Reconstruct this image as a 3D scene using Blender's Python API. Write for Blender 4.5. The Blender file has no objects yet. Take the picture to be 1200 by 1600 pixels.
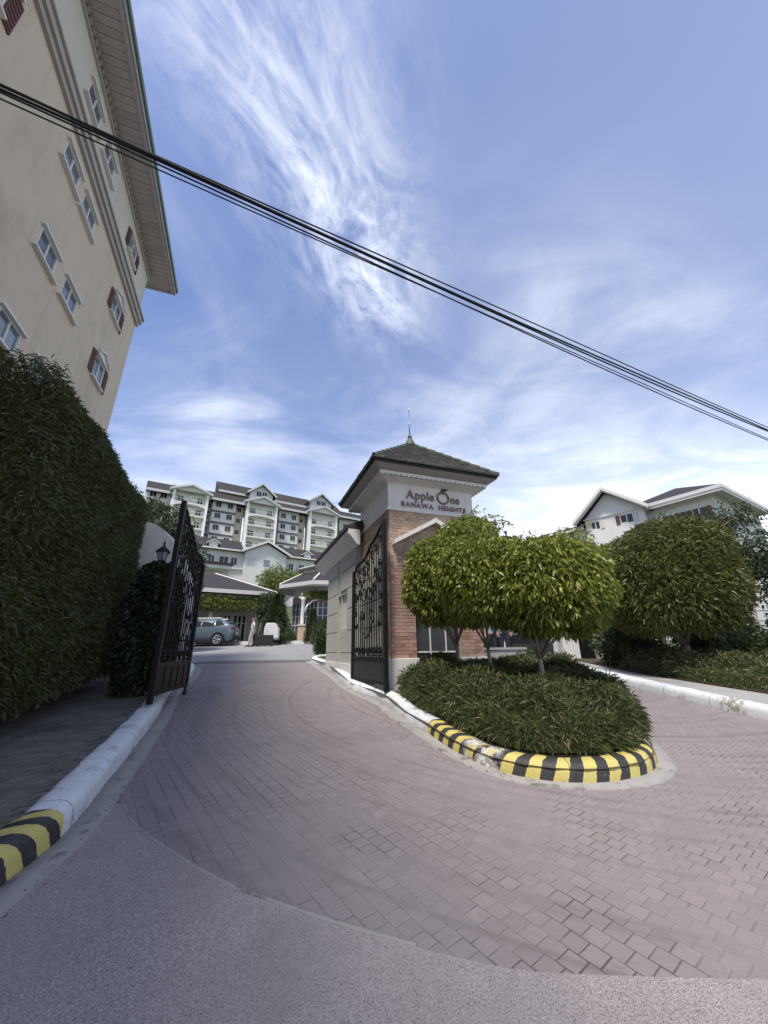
import bpy, bmesh, math, random
import numpy as np
from mathutils import Vector, Matrix
random.seed(7); rng = np.random.default_rng(7)
R = math.radians
scn = bpy.context.scene
COL = scn.collection

# ------------------------------------------------------------------ camera
cam_d = bpy.data.cameras.new('camera'); cam = bpy.data.objects.new('camera', cam_d); COL.objects.link(cam)
cam_d.sensor_fit = 'VERTICAL'; cam_d.sensor_height = 36; cam_d.lens = 13.5
cam_d.clip_start = .05; cam_d.clip_end = 3000
TH = math.atan(.358)
cam.matrix_world = Matrix.Translation((0, 0, 1.6)) @ Matrix.Rotation(R(90) + TH, 4, 'X') @ Matrix.Rotation(R(-.7), 4, 'Z')
scn.camera = cam
scn.render.resolution_x = 768; scn.render.resolution_y = 1024

# ------------------------------------------------------------------ light
SUN_EL, SUN_AZ = R(64), R(-160)          # azimuth from +Y, clockwise positive
sun_dir = Vector((math.sin(SUN_AZ) * math.cos(SUN_EL), math.cos(SUN_AZ) * math.cos(SUN_EL), math.sin(SUN_EL)))
sd = bpy.data.lights.new('sun', 'SUN'); sd.energy = 2.0; sd.angle = R(9); sd.color = (1, .93, .82)
so = bpy.data.objects.new('sun', sd); COL.objects.link(so)
so.rotation_euler = sun_dir.to_track_quat('Z', 'Y').to_euler(); so.location = (0, 0, 60)
scn.view_settings.view_transform = 'Standard'; scn.view_settings.look = 'None'
scn.view_settings.exposure = 1.34; scn.view_settings.gamma = 1

class NT:
    """tiny node helper"""
    def __init__(s, nt): s.nt = nt; s.N = nt.nodes; s.L = nt.links
    def n(s, t, **k):
        o = s.N.new(t)
        for a, b in k.items():
            if a == 'op': o.operation = b
            elif hasattr(o, a): setattr(o, a, b)
        return o
    def set(s, sock, v):
        if v is None: return
        if hasattr(v, 'links') or isinstance(v, bpy.types.NodeSocket): s.L.new(v, sock)
        else:
            try: sock.default_value = v
            except Exception:
                sock.default_value = (v, v, v)
    def m(s, op, a, b=None, c=None, clamp=False):
        o = s.N.new('ShaderNodeMath'); o.operation = op; o.use_clamp = clamp
        for i, v in enumerate((a, b, c)):
            if v is not None: s.set(o.inputs[i], v)
        return o.outputs[0]
    def mix(s, f, a, b):
        o = s.N.new('ShaderNodeMix'); o.data_type = 'RGBA'
        s.set(o.inputs[0], f); s.set(o.inputs[6], a if not isinstance(a, tuple) else (*a[:3], 1)); s.set(o.inputs[7], b if not isinstance(b, tuple) else (*b[:3], 1))
        return o.outputs[2]
    def noise(s, vec, scale, detail=4, rough=.55, dist=0):
        o = s.N.new('ShaderNodeTexNoise'); o.inputs['Scale'].default_value = scale; o.inputs['Detail'].default_value = detail
        o.inputs['Roughness'].default_value = rough; o.inputs['Distortion'].default_value = dist
        if vec is not None: s.L.new(vec, o.inputs['Vector'])
        return o.outputs[0]
    def ramp(s, f, a, b):      # smoothstep a..b
        o = s.N.new('ShaderNodeMapRange'); o.interpolation_type = 'SMOOTHSTEP'
        s.set(o.inputs[0], f); o.inputs[1].default_value = a; o.inputs[2].default_value = b
        return o.outputs[0]
    def comb(s, x, y, z):
        o = s.N.new('ShaderNodeCombineXYZ')
        for i, v in enumerate((x, y, z)): s.set(o.inputs[i], v)
        return o.outputs[0]

world = bpy.data.worlds.new('World'); scn.world = world; world.use_nodes = True
W = NT(world.node_tree); W.N.clear()
sky = W.n('ShaderNodeTexSky'); sky.sky_type = 'NISHITA'; sky.sun_disc = False
sky.sun_elevation = SUN_EL; sky.sun_rotation = SUN_AZ; sky.air_density = 1.0; sky.dust_density = .6; sky.ozone_density = 2.5
tc = W.n('ShaderNodeTexCoord'); sp = W.n('ShaderNodeSeparateXYZ'); W.L.new(tc.outputs['Generated'], sp.inputs[0])
dx, dy, dz = sp.outputs
zz = W.m('ADD', W.m('MAXIMUM', dz, 0.0), .06)
px_ = W.m('DIVIDE', dx, zz); py_ = W.m('DIVIDE', dy, zz)          # cloud-layer coordinates
def lin(a, b, c):   # a*px+b*py+c
    return W.m('ADD', W.m('ADD', W.m('MULTIPLY', px_, a), W.m('MULTIPLY', py_, b)), c)
def band(cx, cy, ax, ay, wl, ww):      # soft elongated cloud bank
    s = lin(ax, ay, -(ax * cx + ay * cy)); w = lin(ay, -ax, -(ay * cx - ax * cy))
    q = W.m('ADD', W.m('POWER', W.m('ABSOLUTE', W.m('DIVIDE', s, wl)), 2.0), W.m('POWER', W.m('ABSOLUTE', W.m('DIVIDE', w, ww)), 2.0))
    return W.m('POWER', 2.718, W.m('MULTIPLY', q, -1.0))
s1 = lin(.39, .92, 0); w1 = lin(.92, -.39, 0)
# feathery streaks, fibres run along the plume
fib = W.noise(W.comb(W.m('MULTIPLY', s1, 2.2), W.m('MULTIPLY', w1, 4.6), .3), 1.5, 9, .62, .9)
fine = W.noise(W.comb(W.m('MULTIPLY', s1, 9.0), W.m('MULTIPLY', w1, 15.0), 1.7), 1.4, 6, .62, .8)
plume = W.m('ADD', band(-.16, .40, .30, .95, .42, .16), W.m('MULTIPLY', band(-.02, .74, .35, .93, .22, .11), 1.0))
feather = W.m('MULTIPLY', W.ramp(W.m('ADD', fib, W.m('MULTIPLY', W.m('SUBTRACT', fine, .5), .4)), .34, .78), plume)
soft = W.noise(W.comb(W.m('MULTIPLY', px_, 1.0), W.m('MULTIPLY', py_, .8), 4.2), 1.15, 7, .56, .6)
softm = W.ramp(soft, .47, .80)
banks = W.m('ADD', W.m('ADD', W.m('MULTIPLY', band(-.60, 1.25, .95, -.3, .55, .28), .75), W.m('MULTIPLY', band(.55, .85, .8, .5, .32, .2), .45)),
            W.m('ADD', W.m('MULTIPLY', band(1.5, 2.2, .9, .4, 1.5, .6), .9), W.m('MULTIPLY', band(-1.1, 2.6, 1, 0, 1.3, .5), 1.0)))
softn = W.ramp(W.noise(W.comb(W.m('MULTIPLY', px_, .8), W.m('MULTIPLY', py_, 1.3), 2.2), 1.9, 8, .58, .9), .36, .72)
bank = W.m('MULTIPLY', banks, W.m('ADD', softn, .15))
hor = W.ramp(dz, .50, .12)
horn = W.m('MULTIPLY', hor, W.m('ADD', .35, W.m('MULTIPLY', W.noise(W.comb(W.m('MULTIPLY', dx, 2.0), dy, W.m('MULTIPLY', dz, 9.0)), 2.0, 6, .6, .5), .9)))
veil = W.m('ADD', .03, W.m('MULTIPLY', W.ramp(px_, -.6, 1.2), .15))
dens = W.m('ADD', W.m('ADD', W.m('MULTIPLY', feather, .58), W.m('MULTIPLY', bank, .6)), W.m('ADD', W.m('MULTIPLY', softm, .34), W.m('ADD', W.m('MULTIPLY', horn, .82), veil)), clamp=True)
hs = W.n('ShaderNodeHueSaturation'); hs.inputs['Hue'].default_value = .512; hs.inputs['Saturation'].default_value = 1.08; hs.inputs['Value'].default_value = 1.0
W.L.new(sky.outputs[0], hs.inputs['Color'])
cc = W.n('ShaderNodeRGB'); cc.outputs[0].default_value = (6.2, 6.5, 7.0, 1)
mixc = W.mix(dens, hs.outputs[0], cc.outputs[0])
bg = W.n('ShaderNodeBackground'); W.L.new(mixc, bg.inputs[0]); bg.inputs[1].default_value = .082
wo = W.n('ShaderNodeOutputWorld'); W.L.new(bg.outputs[0], wo.inputs[0])

# ------------------------------------------------------------------ materials
def mat(name, col, rough=.7, var=.12, vs=3., bump=.0, bs=40., metal=0, spec=.4, rand=0, dirt=None, dirts=1.2, dirtf=(.5, .75), island=0, objr=0, fn=None, coat=0):
    m = bpy.data.materials.new(name); m.use_nodes = True; t = NT(m.node_tree); b = t.N['Principled BSDF']
    g = t.n('ShaderNodeNewGeometry'); pos = g.outputs['Position']
    c = (*col, 1)
    n1 = t.noise(pos, vs, 5, .6)
    f = t.m('ADD', 1 - var, t.m('MULTIPLY', n1, var * 2))
    if island: f = t.m('MULTIPLY', f, t.m('ADD', 1 - island, t.m('MULTIPLY', g.outputs['Random Per Island'], 2 * island)))
    if objr:
        oi = t.n('ShaderNodeObjectInfo'); f = t.m('MULTIPLY', f, t.m('ADD', 1 - objr, t.m('MULTIPLY', oi.outputs['Random'], 2 * objr)))
    vm = t.n('ShaderNodeVectorMath', op='SCALE'); vm.inputs[0].default_value = col; t.L.new(f, vm.inputs['Scale'])
    out = vm.outputs[0]
    if dirt:
        out = t.mix(t.ramp(t.noise(pos, dirts, 7, .65), *dirtf), out, dirt)
    h = t.noise(pos, bs, 3, .6)
    if fn: out, h = fn(t, b, g, pos, out, h)
    t.set(b.inputs['Base Color'], out if not isinstance(out, tuple) else (*out, 1))
    b.inputs['Roughness'].default_value = rough; b.inputs['Metallic'].default_value = metal; b.inputs['Specular IOR Level'].default_value = spec
    if coat: b.inputs['Coat Weight'].default_value = coat; b.inputs['Coat Roughness'].default_value = .08
    if bump:
        bn = t.n('ShaderNodeBump'); bn.inputs['Strength'].default_value = min(bump, 1); bn.inputs['Distance'].default_value = .01
        t.L.new(h, bn.inputs['Height']); t.L.new(bn.outputs[0], b.inputs['Normal'])
    return m

def leafmat(name, cA, cB, rough=.45, trans=.25, yellow=None):
    m = bpy.data.materials.new(name); m.use_nodes = True; t = NT(m.node_tree); b = t.N['Principled BSDF']
    g = t.n('ShaderNodeNewGeometry')
    f = t.m('ADD', t.m('MULTIPLY', g.outputs['Random Per Island'], .65), t.m('MULTIPLY', t.noise(g.outputs['Position'], 2.2, 3), .5), clamp=True)
    c = t.mix(f, cA, cB)
    if yellow:
        c = t.mix(t.m('GREATER_THAN', g.outputs['Random Per Island'], .95), c, yellow)
    t.L.new(c, b.inputs['Base Color']); b.inputs['Roughness'].default_value = rough; b.inputs['Specular IOR Level'].default_value = .45
    tr = t.n('ShaderNodeBsdfTranslucent'); t.L.new(c, tr.inputs[0])
    mx = t.n('ShaderNodeMixShader'); mx.inputs[0].default_value = trans
    t.L.new(b.outputs[0], mx.inputs[1]); t.L.new(tr.outputs[0], mx.inputs[2]); t.L.new(mx.outputs[0], t.N['Material Output'].inputs[0])
    return m

def asphalt_fn(t, b, g, pos, out, h):
    v = t.n('ShaderNodeTexVoronoi'); v.inputs['Scale'].default_value = 190; t.L.new(pos, v.inputs['Vector'])
    sv = t.n('ShaderNodeSeparateColor'); t.L.new(v.outputs['Color'], sv.inputs[0])
    c = t.mix(t.m('MULTIPLY', t.ramp(sv.outputs[0], .35, .95), t.m('ADD', .25, t.m('MULTIPLY', t.ramp(t.noise(pos, .9, 3), .35, .65), .55))), out, (.56, .515, .51))
    c = t.mix(t.m('MULTIPLY', t.ramp(sv.outputs[1], .72, .95), .6), c, (.08, .072, .075))
    c = t.mix(t.m('MULTIPLY', t.ramp(t.noise(pos, .8, 6, .65, .5), .42, .66), .55), c, (.25, .22, .222))
    c = t.mix(t.m('MULTIPLY', t.ramp(t.noise(pos, 2.6, 7, .7, .8), .60, .70), .35), c, (.40, .38, .36))
    return c, v.outputs['Distance']
def paver_fn(t, b, g, pos, out, h):
    w = t.m('MULTIPLY', t.ramp(t.noise(pos, .55, 5, .6, .4), .42, .66), .5)
    c = t.mix(w, out, (.245, .218, .218))
    c = t.mix(t.m('MULTIPLY', t.ramp(t.noise(pos, .33, 3, .5), .55, .7), .35), c, (.21, .205, .155))
    sx = t.n('ShaderNodeSeparateXYZ'); t.L.new(pos, sx.inputs[0])
    # tyre streaks sweeping round the island
    rr = t.m('SQRT', t.m('ADD', t.m('POWER', t.m('SUBTRACT', sx.outputs[0], 4.2), 2.0), t.m('POWER', t.m('SUBTRACT', sx.outputs[1], 10.0), 2.0)))
    st = t.noise(t.comb(t.m('MULTIPLY', rr, 1.0), 0.0, 0.0), 5.5, 3, .6)
    c = t.mix(t.m('MULTIPLY', t.m('MULTIPLY', t.ramp(st, .48, .66), t.ramp(t.noise(pos, 1.3, 5, .65), .3, .6)), .6), c, (.12, .105, .104))
    c = t.mix(t.m('MULTIPLY', t.ramp(t.noise(pos, 3.2, 7, .7, .6), .58, .70), .35), c, (.30, .275, .265))
    c = t.mix(t.m('MULTIPLY', t.ramp(t.noise(pos, 2.1, 6, .65, .3), .62, .72), .4), c, (.125, .117, .10))
    c = t.mix(t.m('MULTIPLY', t.ramp(t.noise(pos, 60, 3, .7), .62, .75), .4), c, (.34, .31, .31))
    return c, h
def farpaver_fn(t, b, g, pos, out, h):
    mp = t.n('ShaderNodeMapping'); mp.inputs['Rotation'].default_value = (0, 0, R(53)); t.L.new(pos, mp.inputs[0])
    br = t.n('ShaderNodeTexBrick'); br.inputs['Scale'].default_value = 1; br.inputs['Brick Width'].default_value = .105; br.inputs['Row Height'].default_value = .12
    br.inputs['Mortar Size'].default_value = .006; t.L.new(mp.outputs[0], br.inputs[0])
    c, _ = paver_fn(t, b, g, pos, out, h)
    return t.mix(t.m('MULTIPLY', br.outputs['Fac'], .6), c, (.08, .07, .07)), h
def kerb_fn(stripes, y0=0, y1=1, patch=None):
    def f(t, b, g, pos, out, h):
        uv = t.n('ShaderNodeUVMap'); uv.uv_map = 'path'; s = t.n('ShaderNodeSeparateXYZ'); t.L.new(uv.outputs[0], s.inputs[0])
        u = s.outputs[0]; v = s.outputs[1]
        wob = t.m('MULTIPLY', t.m('SUBTRACT', t.noise(pos, 9, 4), .5), .05)
        white = t.mix(t.ramp(t.noise(pos, 4, 7, .7), .50, .72), (.62, .64, .66), (.33, .33, .32))
        ph = t.m('FRACT', t.m('DIVIDE', t.m('ADD', t.m('ADD', u, wob), t.m('MULTIPLY', v, stripes[1])), stripes[0]))
        st = t.mix(t.ramp(ph, .49, .52), (.50, .425, .13), (.03, .03, .032))
        st = t.mix(t.ramp(t.noise(pos, 25, 5, .7), .66, .72), st, (.30, .29, .27))
        inr = t.m('MULTIPLY', t.m('GREATER_THAN', t.m('ADD', u, wob), y0), t.m('LESS_THAN', t.m('ADD', u, wob), y1))
        c = t.mix(inr, white, st)
        if patch:
            pm = t.m('MULTIPLY', t.m('MULTIPLY', t.ramp(u, patch[0], patch[0] + .15), t.ramp(u, patch[1], patch[1] - .15)), t.ramp(t.noise(pos, 7, 5, .65), .40, .50))
            pc = t.mix(t.ramp(t.noise(pos, 14, 5, .7), .45, .55), (.62, .61, .56), (.27, .26, .25))
            c = t.mix(pm, c, pc)
        c = t.mix(t.m('MULTIPLY', t.m('LESS_THAN', t.m('FRACT', t.m('ADD', t.m('DIVIDE', u, 1.05), t.m('MULTIPLY', wob, .12))), .012), .7), c, (.06, .055, .05))
        c = t.mix(t.m('MULTIPLY', t.ramp(t.noise(pos, 18, 6, .75), .55, .68), .35), c, (.20, .19, .17))
        # mud splash at the foot
        c = t.mix(t.m('MULTIPLY', t.ramp(t.m('ADD', t.m('MULTIPLY', v, 1.0), t.m('MULTIPLY', t.noise(pos, 12, 5), .12)), .12, .04), .55), c, (.12, .11, .09))
        return c, h
    return f

def streak_fn(col, k=.5, sc=(2.2, 2.2, .16)):
    def f(t, b, g, pos, out, h):
        mp = t.n('ShaderNodeMapping'); mp.inputs['Scale'].default_value = sc; t.L.new(pos, mp.inputs[0])
        return t.mix(t.m('MULTIPLY', t.ramp(t.noise(mp.outputs[0], 1.6, 7, .7), .50, .74), k), out, col), h
    return f
MT = {}
MT['asphalt'] = mat('asphalt', (.32, .283, .288), .85, .1, 2, .7, 150, fn=asphalt_fn)
MT['paver'] = mat('paver', (.222, .192, .198), .82, .12, 1.5, .5, 90, island=.06, objr=.06, fn=paver_fn)
MT['joint'] = mat('joint', (.19, .17, .17), .95, .15, 6, dirt=(.085, .075, .074), dirts=1.4, dirtf=(.42, .62))
MT['farpaver'] = mat('far_paver', (.198, .178, .182), .8, .12, 1.5, .3, 90, fn=farpaver_fn)
MT['footpaver'] = mat('footpath', (.125, .12, .105), .95, .3, 3, .5, 40, island=.2, dirt=(.04, .042, .03), dirts=2.0)
MT['concrete'] = mat('concrete', (.31, .31, .30), .9, .15, 2, .4, 60, dirt=(.17, .165, .15), dirts=1.5)
MT['plaza'] = mat('plaza', (.24, .24, .24), .85, .12, .8, .2, 60, dirt=(.17, .16, .16), dirts=.5)
MT['gutter'] = mat('gutter', (.29, .275, .265), .9, .18, 3, .5, 80, dirt=(.13, .125, .11), dirts=5., dirtf=(.52, .7))
MT['soil'] = mat('soil', (.06, .045, .03), 1, .4, 6, .6, 50)
MT['terrain'] = mat('terrain', (.07, .085, .04), 1, .3, .3)
MT['kerbL'] = mat('kerb_left', (.6, .6, .6), .6, .1, 3, .5, 30, fn=kerb_fn((.25, .45), -1, 3.0))
MT['kerbI'] = mat('kerb_island', (.6, .6, .6), .6, .1, 3, .5, 30, fn=kerb_fn((.27, -.35), 10.3, 14.7, (11.25, 11.95)))
MT['kerbW'] = mat('kerb_white', (.6, .6, .6), .6, .1, 3, .5, 30, fn=kerb_fn((.3, 0), -9, -8, (8.5, 9.1)))
MT['beige'] = mat('beige_render', (.54, .465, .355), .9, .06, .5, .12, 120, dirt=(.39, .335, .26), dirts=.35, fn=streak_fn((.30, .27, .215), .45))
MT['palegreen'] = mat('pale_render', (.52, .50, .42), .9, .05, .5, .12, 120, fn=streak_fn((.33, .32, .26), .45))
MT['trim'] = mat('stone_trim', (.36, .335, .30), .85, .1, 2)
MT['whitetrim'] = mat('white_trim', (.62, .61, .58), .7, .06, 3)
MT['soffit'] = mat('soffit', (.42, .39, .37), .8, .05, 2, objr=.06)
MT['fascia'] = mat('fascia', (.30, .28, .27), .6, .08, 1)
MT['greenedge'] = mat('green_gutter', (.10, .17, .10), .5, .1, 1)
MT['shutter'] = mat('red_shutter', (.115, .042, .032), .6, .15, 4)
MT['glass'] = mat('glass', (.10, .14, .18), .06, .3, 1.5, spec=1.0, objr=.5)
MT['darkglass'] = mat('dark_glass', (.022, .026, .03), .15, .1, 1, spec=.35)
MT['curtain'] = mat('curtain', (.5, .5, .47), .9, .1, 5)
MT['brick'] = mat('brick', (.35, .20, .155), .9, .2, 3, .6, 60, island=.35, objr=.35, dirt=(.38, .29, .25), dirts=2.2, dirtf=(.42, .75))
MT['palebrick'] = mat('pale_brick', (.42, .30, .22), .9, .15, 3, .6, 60, island=.2, objr=.25, dirt=(.42, .36, .30), dirts=2.)
MT['mortar'] = mat('mortar', (.40, .36, .33), .95, .1, 4)
MT['white'] = mat('white_paint', (.64, .63, .60), .75, .07, 1, .1, 60, dirt=(.52, .51, .48), dirts=1.3, fn=streak_fn((.36, .34, .30), .55, (9, 9, .8)))
MT['greywall'] = mat('grey_render', (.40, .39, .35), .85, .08, 1, .2, 60, dirt=(.33, .32, .285), dirts=1., fn=streak_fn((.24, .23, .20), .55, (7, 7, .7)))
MT['tile'] = mat('roof_tile', (.165, .16, .145), .85, .25, 3, .5, 60, island=.25, dirt=(.085, .10, .065), dirts=2., dirtf=(.52, .8))
MT['hipgreen'] = mat('green_ridge', (.07, .09, .06), .6, .2, 3)
MT['darkroof'] = mat('dark_shingle', (.030, .028, .031), .9, .2, 1.5, .3, 30)
MT['redroof'] = mat('red_shingle', (.034, .030, .030), .9, .2, 1.5, .3, 30)
MT['black'] = mat('black_iron', (.008, .008, .009), .55, .3, 6, .2, 60, spec=.22)
MT['blackrub'] = mat('black_rubber', (.015, .015, .016), .7, .1, 3)
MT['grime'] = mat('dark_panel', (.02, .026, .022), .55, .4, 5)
MT['bark'] = mat('bark', (.20, .165, .125), .9, .3, 6, .8, 40, dirt=(.33, .30, .26), dirts=4.)
MT['palebark'] = mat('pale_bark', (.30, .27, .22), .9, .3, 6, .8, 40)
MT['hedgeleaf'] = leafmat('hedge_leaf', (.028, .038, .012), (.105, .125, .034), .5, .3, (.12, .10, .04))
MT['ficus'] = leafmat('ficus_leaf', (.055, .082, .014), (.27, .30, .045), .38, .3, (.34, .33, .05))
MT['shrub'] = leafmat('shrub_leaf', (.035, .052, .018), (.13, .155, .055), .5, .25, (.23, .19, .09))
MT['topiary'] = leafmat('topiary_leaf', (.045, .062, .015), (.15, .165, .038), .45, .25)
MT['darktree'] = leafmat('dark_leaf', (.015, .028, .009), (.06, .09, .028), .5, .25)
MT['lime'] = leafmat('lime_leaf', (.07, .10, .018), (.19, .24, .05), .5, .3)
MT['ivy'] = leafmat('ivy_leaf', (.010, .017, .007), (.03, .046, .014), .5, .15)
MT['cable'] = mat('cable', (.010, .010, .011), .5, .05, 1)
MT['car'] = mat('car_paint', (.13, .175, .205), .32, .03, 1, metal=.4, coat=.6)
MT['rim'] = mat('alloy_rim', (.5, .5, .52), .35, .05, 1, metal=.8)
MT['redlamp'] = mat('red_lamp', (.30, .02, .02), .2, .05, 1)
MT['skin'] = mat('skin', (.33, .19, .13), .6, .05, 5)
MT['cloth_white'] = mat('white_cloth', (.62, .62, .64), .9, .08, 8)
MT['cloth_beige'] = mat('beige_cloth', (.42, .38, .33), .9, .08, 8)
MT['cloth_blue'] = mat('blue_cloth', (.26, .35, .52), .9, .08, 8)
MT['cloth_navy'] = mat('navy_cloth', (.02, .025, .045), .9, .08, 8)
MT['hair'] = mat('hair', (.012, .010, .009), .7, .1, 9)
MT['lampglass'] = mat('lamp_glass', (.35, .33, .36), .3, .1, 5)
MT['steel'] = mat('steel', (.35, .36, .36), .4, .1, 5, metal=.8)
MT['sign'] = mat('sign_letter', (.165, .13, .12), .5, .1, 6)
MT['signleaf'] = mat('sign_leaf', (.02, .045, .03), .5, .1, 6)
MT['apt'] = mat('apartment_wall', (.62, .62, .58), .9, .05, .3, dirt=(.52, .52, .49), dirts=.25, fn=streak_fn((.40, .40, .37), .5, (1.2, 1.2, .14)))
MT['aptcream'] = mat('apartment_cream', (.58, .54, .42), .9, .05, .3)
MT['aptgreen'] = mat('apartment_green', (.55, .57, .48), .9, .05, .3)
MT['aptgrey'] = mat('apartment_grey', (.48, .50, .49), .9, .06, .3)
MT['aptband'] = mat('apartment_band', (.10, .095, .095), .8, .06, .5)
MT['column'] = mat('white_column', (.76, .76, .73), .7, .05, 1)
MT['creamwall'] = mat('cream_wall', (.50, .46, .36), .9, .08, 1)

# ------------------------------------------------------------------ object helpers
WZ = {}
def props(o, label=None, cat=None, group=None, kind=None):
    if label: o['label'] = label
    if cat: o['category'] = cat
    if group: o['group'] = group
    if kind: o['kind'] = kind
    return o
def thing(name, label, cat, loc=(0, 0, 0), rz=0, group=None):
    o = bpy.data.objects.new(name, None); COL.objects.link(o); o.location = loc; o.rotation_euler = (0, 0, rz)
    o.empty_display_size = .2; WZ[o.name] = loc[2]
    return props(o, label, cat, group)
class MB:
    def __init__(s): s.v = []; s.f = []; s.mi = []; s.k = 0; s.uv = []
    def add(s, vs, fs, k=None):
        b = len(s.v); s.v += [tuple(p) for p in vs]; s.f += [tuple(b + i for i in f) for f in fs]; s.mi += [s.k if k is None else k] * len(fs); return s
    def box(s, x0, x1, y0, y1, z0, z1, k=None):
        return s.add([(x0, y0, z0), (x1, y0, z0), (x1, y1, z0), (x0, y1, z0), (x0, y0, z1), (x1, y0, z1), (x1, y1, z1), (x0, y1, z1)],
                     [(0, 3, 2, 1), (4, 5, 6, 7), (0, 1, 5, 4), (1, 2, 6, 5), (2, 3, 7, 6), (3, 0, 4, 7)], k)
    def prism(s, pts, a, b, ax='y', k=None):     # 2-D outline extruded along an axis
        n = len(pts)
        def P(p, c): return (p[0], c, p[1]) if ax == 'y' else (c, p[0], p[1]) if ax == 'x' else (p[0], p[1], c)
        return s.add([P(p, a) for p in pts] + [P(p, b) for p in pts], [tuple(range(n)), tuple(range(2 * n - 1, n - 1, -1))] + [(i, i + n, (i + 1) % n + n, (i + 1) % n) for i in range(n)], k)
    def tube(s, pts, r, n=6, k=None, cap=True):
        pts = [Vector(p) for p in pts]; rings = []
        rr = r if isinstance(r, (list, tuple)) else [r] * len(pts)
        ref = Vector((0, 0, 1)) if abs((pts[-1] - pts[0]).normalized().z) < .9 else Vector((1, 0, 0))
        for i, p in enumerate(pts):
            t = (pts[min(i + 1, len(pts) - 1)] - pts[max(i - 1, 0)]).normalized()
            u = t.cross(ref)
            if u.length < 1e-4: u = t.cross(Vector((0, 1, 0)))
            u.normalize(); w = t.cross(u)
            rings.append([p + (u * math.cos(2 * math.pi * j / n) + w * math.sin(2 * math.pi * j / n)) * rr[i] for j in range(n)])
        vs = [q for g in rings for q in g]; fs = []
        for i in range(len(pts) - 1):
            for j in range(n): fs.append((i * n + j, i * n + (j + 1) % n, (i + 1) * n + (j + 1) % n, (i + 1) * n + j))
        if cap: fs += [tuple(range(n - 1, -1, -1)), tuple(range((len(pts) - 1) * n, len(pts) * n))]
        return s.add(vs, fs, k)
    def lathe(s, prof, n=12, c=(0, 0), k=None):
        vs = [(c[0] + r * math.cos(2 * math.pi * j / n), c[1] + r * math.sin(2 * math.pi * j / n), z) for r, z in prof for j in range(n)]
        fs = [(i * n + j, i * n + (j + 1) % n, (i + 1) * n + (j + 1) % n, (i + 1) * n + j) for i in range(len(prof) - 1) for j in range(n)]
        fs += [tuple(range(n - 1, -1, -1)), tuple(range((len(prof) - 1) * n, len(prof) * n))]
        return s.add(vs, fs, k)
    def build(s, name, mats, parent=None, loc=(0, 0, 0), smooth=False, bevel=0, **pr):
        me = bpy.data.meshes.new(name)
        dz_ = WZ.get(parent.name, 0) if parent else 0
        if loc != (0, 0, 0) or True:
            vs = [(x - loc[0], y - loc[1], z - loc[2]) for x, y, z in s.v]
        me.from_pydata(vs, [], s.f)
        for m in (mats if isinstance(mats, (list, tuple)) else [mats]): me.materials.append(MT[m] if isinstance(m, str) else m)
        me.polygons.foreach_set('material_index', s.mi)
        if smooth: me.polygons.foreach_set('use_smooth', [True] * len(me.polygons))
        bm = bmesh.new(); bm.from_mesh(me); bmesh.ops.recalc_face_normals(bm, faces=bm.faces); bm.to_mesh(me); bm.free()
        o = bpy.data.objects.new(name, me); COL.objects.link(o)
        o.location = (loc[0], loc[1], loc[2] - dz_)
        if parent: o.parent = parent
        WZ[o.name] = loc[2]
        if bevel:
            b = o.modifiers.new('bevel', 'BEVEL'); b.width = bevel; b.segments = 2; b.limit_method = 'ANGLE'
        return props(o, **pr)
def inst(src, name, parent, loc, rz=0, scale=None, dz_=None):
    o = bpy.data.objects.new(name, src.data if hasattr(src, 'data') else src); COL.objects.link(o); o.parent = parent
    o.location = (loc[0], loc[1], loc[2] - (WZ.get(parent.name, 0) if parent else 0)); o.rotation_euler = (0, 0, rz)
    WZ[o.name] = loc[2]
    if scale: o.scale = scale
    return o
def newmesh(mb, name, mats):
    o = mb.build(name, mats); me = o.data; bpy.data.objects.remove(o); return me
def copy_tree(o, parent=None, name=None):
    c = o.copy(); COL.objects.link(c)
    if parent: c.parent = parent
    WZ[c.name] = WZ.get(o.name, 0)
    for ch in [x for x in bpy.data.objects if x.parent == o]: copy_tree(ch, c)
    return c
def hole_wall(mb, f, u0, u1, v0, v1, holes, depth=.1, k=0):
    us = sorted({u0, u1, *[h[0] for h in holes], *[h[1] for h in holes]}); vs = sorted({v0, v1, *[h[2] for h in holes], *[h[3] for h in holes]})
    us = [u for u in us if u0 <= u <= u1]; vs = [v for v in vs if v0 <= v <= v1]
    for a, b in zip(us, us[1:]):
        for c, d in zip(vs, vs[1:]):
            mu, mv = (a + b) / 2, (c + d) / 2
            if any(h[0] < mu < h[1] and h[2] < mv < h[3] for h in holes): continue
            mb.add([f(a, c, 0), f(b, c, 0), f(b, d, 0), f(a, d, 0)], [(0, 1, 2, 3)], k)
    for (a, b, c, d) in holes:
        for p, q in (((a, c), (b, c)), ((b, c), (b, d)), ((b, d), (a, d)), ((a, d), (a, c))):
            mb.add([f(*p, 0), f(*q, 0), f(*q, -depth), f(*p, -depth)], [(0, 1, 2, 3)], k)
def gz(y):  # the driveway climbs away from the street
    return -.222 if y < -3 else .074 * y if y < 28 else 2.072
def resample(path, d):
    out = []; P = [Vector((*p[:2], 0)) for p in path]
    # Catmull-Rom
    for i in range(len(P) - 1):
        p0, p1, p2, p3 = P[max(i - 1, 0)], P[i], P[i + 1], P[min(i + 2, len(P) - 1)]
        n = max(1, int((p2 - p1).length / d))
        for j in range(n):
            t = j / n
            out.append(.5 * ((2 * p1) + (-p0 + p2) * t + (2 * p0 - 5 * p1 + 4 * p2 - p3) * t * t + (-p0 + 3 * p1 - 3 * p2 + p3) * t ** 3))
    out.append(P[-1]); return out
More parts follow.
